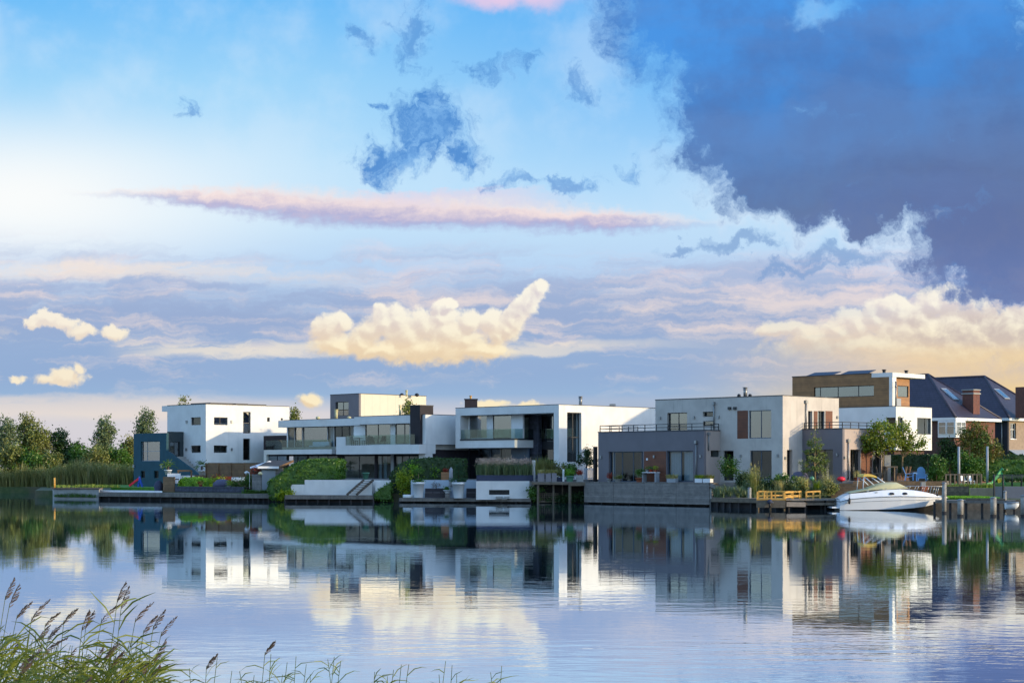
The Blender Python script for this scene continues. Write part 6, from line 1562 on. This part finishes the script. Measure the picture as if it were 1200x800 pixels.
for px, lab in ((1130.6,'white garden chair behind the post and rail fence, left one'),(1138,'white garden chair behind the post and rail fence, right one')): chair(lab, px, 569, 142.4, .4, 'white_plastic', .85, 'garden_chair')
# hedges and trees on the right
hedge('garden_hedge', 'dark green clipped hedge behind the garden table', 'hedge', [(1044,556),(1044,535),(1060,533),(1088,533.5),(1108,535),(1108,557)], 149, 1.6, 'leaf_dark', .19)
hedge('garden_hedge', 'upper tier of the dark hedge in front of the villas', 'hedge', [(1150,550),(1150,534.5),(1175,533.5),(1215,533.5),(1215,550)], 154, 1.6, 'leaf_dark', .19)
hedge('garden_hedge', 'lower tier of the green hedge at the right edge behind the screen fence', 'hedge', [(1150,562),(1150,542.5),(1170,540),(1215,541),(1215,562)], 149.6, 2.0, 'leaf_hedge', .2)
hedge('garden_hedge', 'dark hedge filling the gap behind the mixed trees', 'hedge', [(1106,563),(1106,541),(1125,538),(1152,539),(1152,563)], 150.5, 1.2, 'leaf_dark', .2)
def px_tree(lab, px, pyb, pyt, Y, wpx, mat, nm='garden_tree', **kw):
    b = W(px, pyb, Y); h = (pyb-pyt)*Y/FPX; return tree(nm, lab, 'tree', b, h, wpx*Y/FPX, M and mat, **kw)
def crown(Y, pts): return [(xat(x,Y), Y+rng.uniform(-.5,.5), zat(y,Y), rx*Y/FPX, min(rx*Y/FPX,1.6), ry*Y/FPX) for x, y, rx, ry in pts]
tree('maple_tree', 'spreading green tree with a yellowish crown left of the garden table', 'tree', W(1034,560,146), 4.6, 2.4, 'leaf_maple', 120, 24, .2, trunk='trunk_pale', tr=.09, sig=.2,
     blobs=crown(146, [(1020,514,11,8),(1030,505,13,9),(1042,500,10,8),(1034,521,15,9),(1016,524,9,5),(1046,515,12,10)]))
tree('maple_tree', 'spreading green tree with sparse right branches above the blue garden chairs', 'tree', W(1057,558,147), 4.7, 2.4, 'leaf_maple', 80, 24, .2, trunk='trunk_pale', tr=.09, sig=.2,
     blobs=crown(147, [(1056,503,9,9),(1052,517,12,10),(1063,521,10,8),(1075,522,8,5),(1067,511,6,5),(1081,519,4,3)]))
tree('autumn_tree', 'broad tree turning red and yellow in front of the brick villa', 'tree', W(1147,566,147), 5.2, 2.8, 'leaf_autumn', 190, 24, .2, trunk='trunk_pale', tr=.1, sig=.21,
     blobs=crown(147, [(1147,511,12,9),(1160,520,11,8),(1168,529,7,7),(1138,522,12,9),(1150,532,14,9),(1132,510,8,6),(1145,500,7,4)]))
tree('garden_tree', 'dark green bushy tree between the villa and the flag pole', 'tree', W(1113,562,148), 4.4, 1.6, 'leaf_dark', 100, 24, .18, tr=.08, sig=.18,
     blobs=crown(148, [(1112,524,9,9),(1108,535,8,9),(1120,533,8,8),(1104,520,5,5)]))
tree('garden_tree', 'mid green leafy tree behind the post and rail fence', 'tree', W(1137,567,144.5), 3.9, 2.0, 'leaf_hedge', 150, 24, .18, tr=.08, sig=.19,
     blobs=crown(144.5, [(1128,538,9,9),(1138,545,11,9),(1148,546,8,8),(1130,550,9,6)]))
tree('garden_tree', 'upright olive tree with several stems above the brown garden wall', 'tree', W(1097,569,141.6), 2.7, 1.2, 'leaf_hedge', 90, 24, .16, tr=.05, sig=.15, stems=3, trunk_h=.12,
     blobs=crown(141.6, [(1092,552,5,8),(1097,543,4,8),(1103,551,5,9),(1098,560,7,5),(1107,543,3,5)]))
shrub('garden_shrub', 'round green shrub at the right of the green slide', 'shrub', W(1190,562,146), 1.6, 1, 1.0, 'leaf_hedge', 50, 24, .16)
tufts('grass', 'unmown grass fringe on top of the low garden walls', 'grass', [W(rng.uniform(1108,1164), 571, 139.8+rng.uniform(0,.6)) for _ in range(120)], 10, .3, 'grass_blade', .6, .03, kind='stuff')
tufts('lawn_grass', 'bright green lawn grass between the jetty and the garden walls', 'grass', [(rng.uniform(xat(1092,132),xat(1170,132)), rng.uniform(132.2,138.5), .85) for _ in range(1100)], 7, .11, 'leaf_bright', .7, .03, r=.3, kind='stuff')

# ---- trees beyond the gardens, and the left bank
g1 = 'trees on the left bank'
lb = [ # px, base row, top row, Y, spread px, leaf, label
 (6,565,492,236,26,'leaf_grey','grey green tree with an open crown at the left edge of the picture'),
 (12,572,520,229,24,'leaf_olive','dense willow bush in front of the leftmost tree'),
 (30,566,485,240,24,'leaf_olive','tall loose brownish tree second from the left edge'),
 (44,566,497,238,20,'leaf_olive','rounded tree with reddish top in the middle of the left group'),
 (38,572,528,229,28,'leaf_hedge','low green willow below the tall loose brownish tree'),
 (68,566,504,242,24,'leaf_dark','dark broad tree right of the rounded one on the left bank'),
 (60,571,532,230,22,'leaf_olive','pale straw tinted bush among the left bank trees'),
 (84,567,517,244,22,'leaf_dark','dark low tree filling the gap before the tall poplar'),
 (96,570,522,236,22,'leaf_hedge','green bush at the foot of the tall poplar'),
 (123,566,486,240,17,'leaf_grey','tall slender poplar standing alone near the teal house'),
 (112,571,524,232,22,'leaf_olive','olive bush right of the poplar foot'),
 (138,570,523,234,20,'leaf_hedge','green bush between the poplar and the teal house'),
 (168,566,477,246,19,'leaf_grey','tall tree rising behind the teal annex roof'),
 (152,568,514,240,18,'leaf_olive','bush half hidden by the left wall of the teal annex')]
for px, yb, yt, Y, w_, mt, lab in lb:
    h = (yb-yt)*Y/FPX; low_ = h < 6
    tree('bank_tree', lab, 'tree', W(px, yb, Y), h, w_*Y/FPX*(1.0 if low_ else .8), mt, 190 if not low_ else 170, 26, .30, .05 if low_ else .2, tr=.14, sig=.34, group=g1, top=.45, nb=12)
for px, yb, yt, Y, w_, mt, lab in ((214,540,466,225,14,'leaf_olive','tree top showing over the roof of the white three storey house'),(345,540,475,215,10,'leaf_olive','tree top between the white house and the balconied house'),
                                   (478,540,466,190,22,'leaf_olive','dark tree showing behind the chimney of the balconied house')):
    tree('distant_tree', lab, 'tree', W(px, yb, Y), (yb-yt)*Y/FPX, w_*Y/FPX*.7, mt, 110, 24, .26, .3, tr=.14, sig=.28, group='trees behind the houses')
pts = [(rng.uniform(-120, -54), 222.5+rng.exponential(1.6), rng.uniform(.0,.4)) for _ in range(1500)]
pts += [(rng.uniform(-55.5, -42), 214+rng.exponential(6.), .75) for _ in range(800)]
tufts('reed_bank', 'wide bed of tall green reeds along the left bank', 'reeds', pts, 11, 2.5, 'reed_far', .26, .085, .45, kind='stuff')
rng2 = pts[::4]
tag(quads('reed_plumes', np.concatenate([leaves(np.array(p)[None,:]+np.array([0,0,2.5])+rng.normal(size=(7,3))*np.array([.3,.3,.25]), .3, -.9, .35) for p in rng2], 0), M['grass_plume'] if False else M['leaf_olive'], None, Vector((-80,224,2))), 'olive seed heads standing over the reeds of the left bank', 'reeds', None, 'stuff')

# ---- reeds at the photographer's feet
def reed_stand(name, label, stems, kind='stuff', low=.30):
    Bl, Hd = [], []
    for (x, y, zb, h, lx, w_, head) in stems:
        base = np.array([x, y, zb]); tip = base+np.array([lx*h, rng.uniform(-.06,.06)*h, h*math.sqrt(max(.1, 1-lx*lx*.5))])
        mid = base+(tip-base)*.55+np.array([-lx*h*.10, 0, h*.03])
        N = 7; pts = [(1-s)**2*base+2*s*(1-s)*mid+s*s*tip for s in np.linspace(0, 1, N)]
        for i in range(N-1):
            r0 = .0042*(1-.6*i/N); r1 = .0042*(1-.6*(i+1)/N)
            for d in (np.array([1,0,0]), np.array([0,1,0])):
                Bl.append([pts[i]-d*r0, pts[i]+d*r0, pts[i+1]+d*r1, pts[i+1]-d*r1])
        nl = rng.integers(7, 12) if low < .5 else rng.integers(3, 7)
        for k_ in range(nl):
            s = rng.uniform(low, .97); p = (1-s)**2*base+2*s*(1-s)*mid+s*s*tip
            an = rng.uniform(-1.0, 1.0) + (0 if rng.uniform() < .66 else math.pi); L = rng.uniform(.18, .40)*w_; el = rng.uniform(.1, 1.05)
            d = np.array([math.cos(an)*math.cos(el), math.sin(an)*math.cos(el), math.sin(el)])
            side = np.cross(d, [0,0,1]); side /= np.linalg.norm(side)+1e-9; side = side*.35+np.array([0,0,1])*.9*np.sign(rng.uniform(-1,1)); side -= d*side.dot(d); side /= np.linalg.norm(side)
            q = [p, p+d*L*.35+np.array([0,0,.01]), p+d*L*.7-np.array([0,0,.02*L*4]), p+d*L*.98-np.array([0,0,.10*L*4*rng.uniform(.3,1)])]
            ww = [.003, .0060*w_, .0042*w_, .0005]
            for i in range(3): Bl.append([q[i]-side*ww[i], q[i]+side*ww[i], q[i+1]+side*ww[i+1], q[i+1]-side*ww[i+1]])
        if head:
            hl_ = rng.uniform(.12, .19); bend = rng.uniform(.2, .75); dv = (tip-mid); dv /= np.linalg.norm(dv)
            for k_ in range(46):
                u = rng.uniform(0, 1); p = tip+dv*(u-.25)*hl_+np.array([bend*u*u*hl_*np.sign(lx+.01), 0, -.35*bend*u*u*hl_])
                a = rng.uniform(0, 6.28); rr = .021*math.sin(math.pi*min(1, u*.85+.15))**.8
                e = p+dv*.035+np.array([math.cos(a)*rr+rr*.9*(1+bend), math.sin(a)*rr, -.012]); sd = np.cross(e-p, [.3,1,.2]); sd /= np.linalg.norm(sd)+1e-9; sd *= .0024
                Hd.append([p-sd*.4, p+sd*.4, e+sd, e-sd])
    loc = Vector((float(np.mean([s_[0] for s_ in stems])), float(np.mean([s_[1] for s_ in stems])), 0))
    t = thing(name, label, 'reeds', loc); t['kind'] = kind
    a = quads('stalks', np.array(Bl), M['reed_near'], t); a['kind'] = kind
    if Hd: b_ = quads('seed_heads', np.array(Hd), M['reed_head'], t); b_['kind'] = kind
    return t
def near_stem(px, py, Y, lean, w_=1., head=True):
    z = zat(py, Y); h = z+.25; x = xat(px, Y)
    return (x-lean*h, Y, -.25, h, lean, w_, head)
S1 = []
for _ in range(230):
    px = rng.uniform(-30, 168); e = np.interp(px, [-30, 30, 75, 120, 146, 168, 195], [722, 728, 745, 742, 728, 755, 790])
    S1.append(near_stem(px+14, e+10+abs(rng.normal(0, 34)), rng.uniform(11.6, 14.2), rng.uniform(.04, .30), 1., rng.uniform() < .12))
for px, py in ((3,697),(14,703),(25,715),(33,722),(48,731),(70,727),(100,730),(120,722),(142,698),(147,705),(158,722),(172,735),(182,730),(188,738),(185,765),(92,735),(60,742)):
    S1.append(near_stem(px, py, rng.uniform(12.2, 13.4), rng.uniform(.06, .2), 1.1, True))
reed_stand('common_reeds', 'thick stand of near reeds with brown seed heads in the lower left corner', S1)
S2_ = [near_stem(px, py, rng.uniform(12.3, 13.6), ln, .62, hd) for px, py, ln, hd in
       ((222,782,-.06,False),(244,778,.05,True),(256,768,.1,False),(283,783,-.12,False),(312,762,.08,True),(318,765,.05,False),(336,775,.1,False),(345,770,.05,False),(358,778,.1,False),(383,772,-.1,False),(392,768,.08,False),(398,775,.1,False),
        (440,785,.05,False),(462,782,.1,False),(470,778,.08,False),(480,775,.12,False),(515,788,-.05,False),(522,774,.1,False),(530,778,.05,False),(575,785,-.1,False),(588,780,.06,False),(300,788,.1,False),(270,786,.1,False),(330,790,.1,False),(365,788,.0,False),(455,790,.0,False),(535,790,.0,False),(200,792,.1,False))]
reed_stand('common_reeds', 'sparse reed tips along the bottom edge left of the middle', S2_, low=.78)
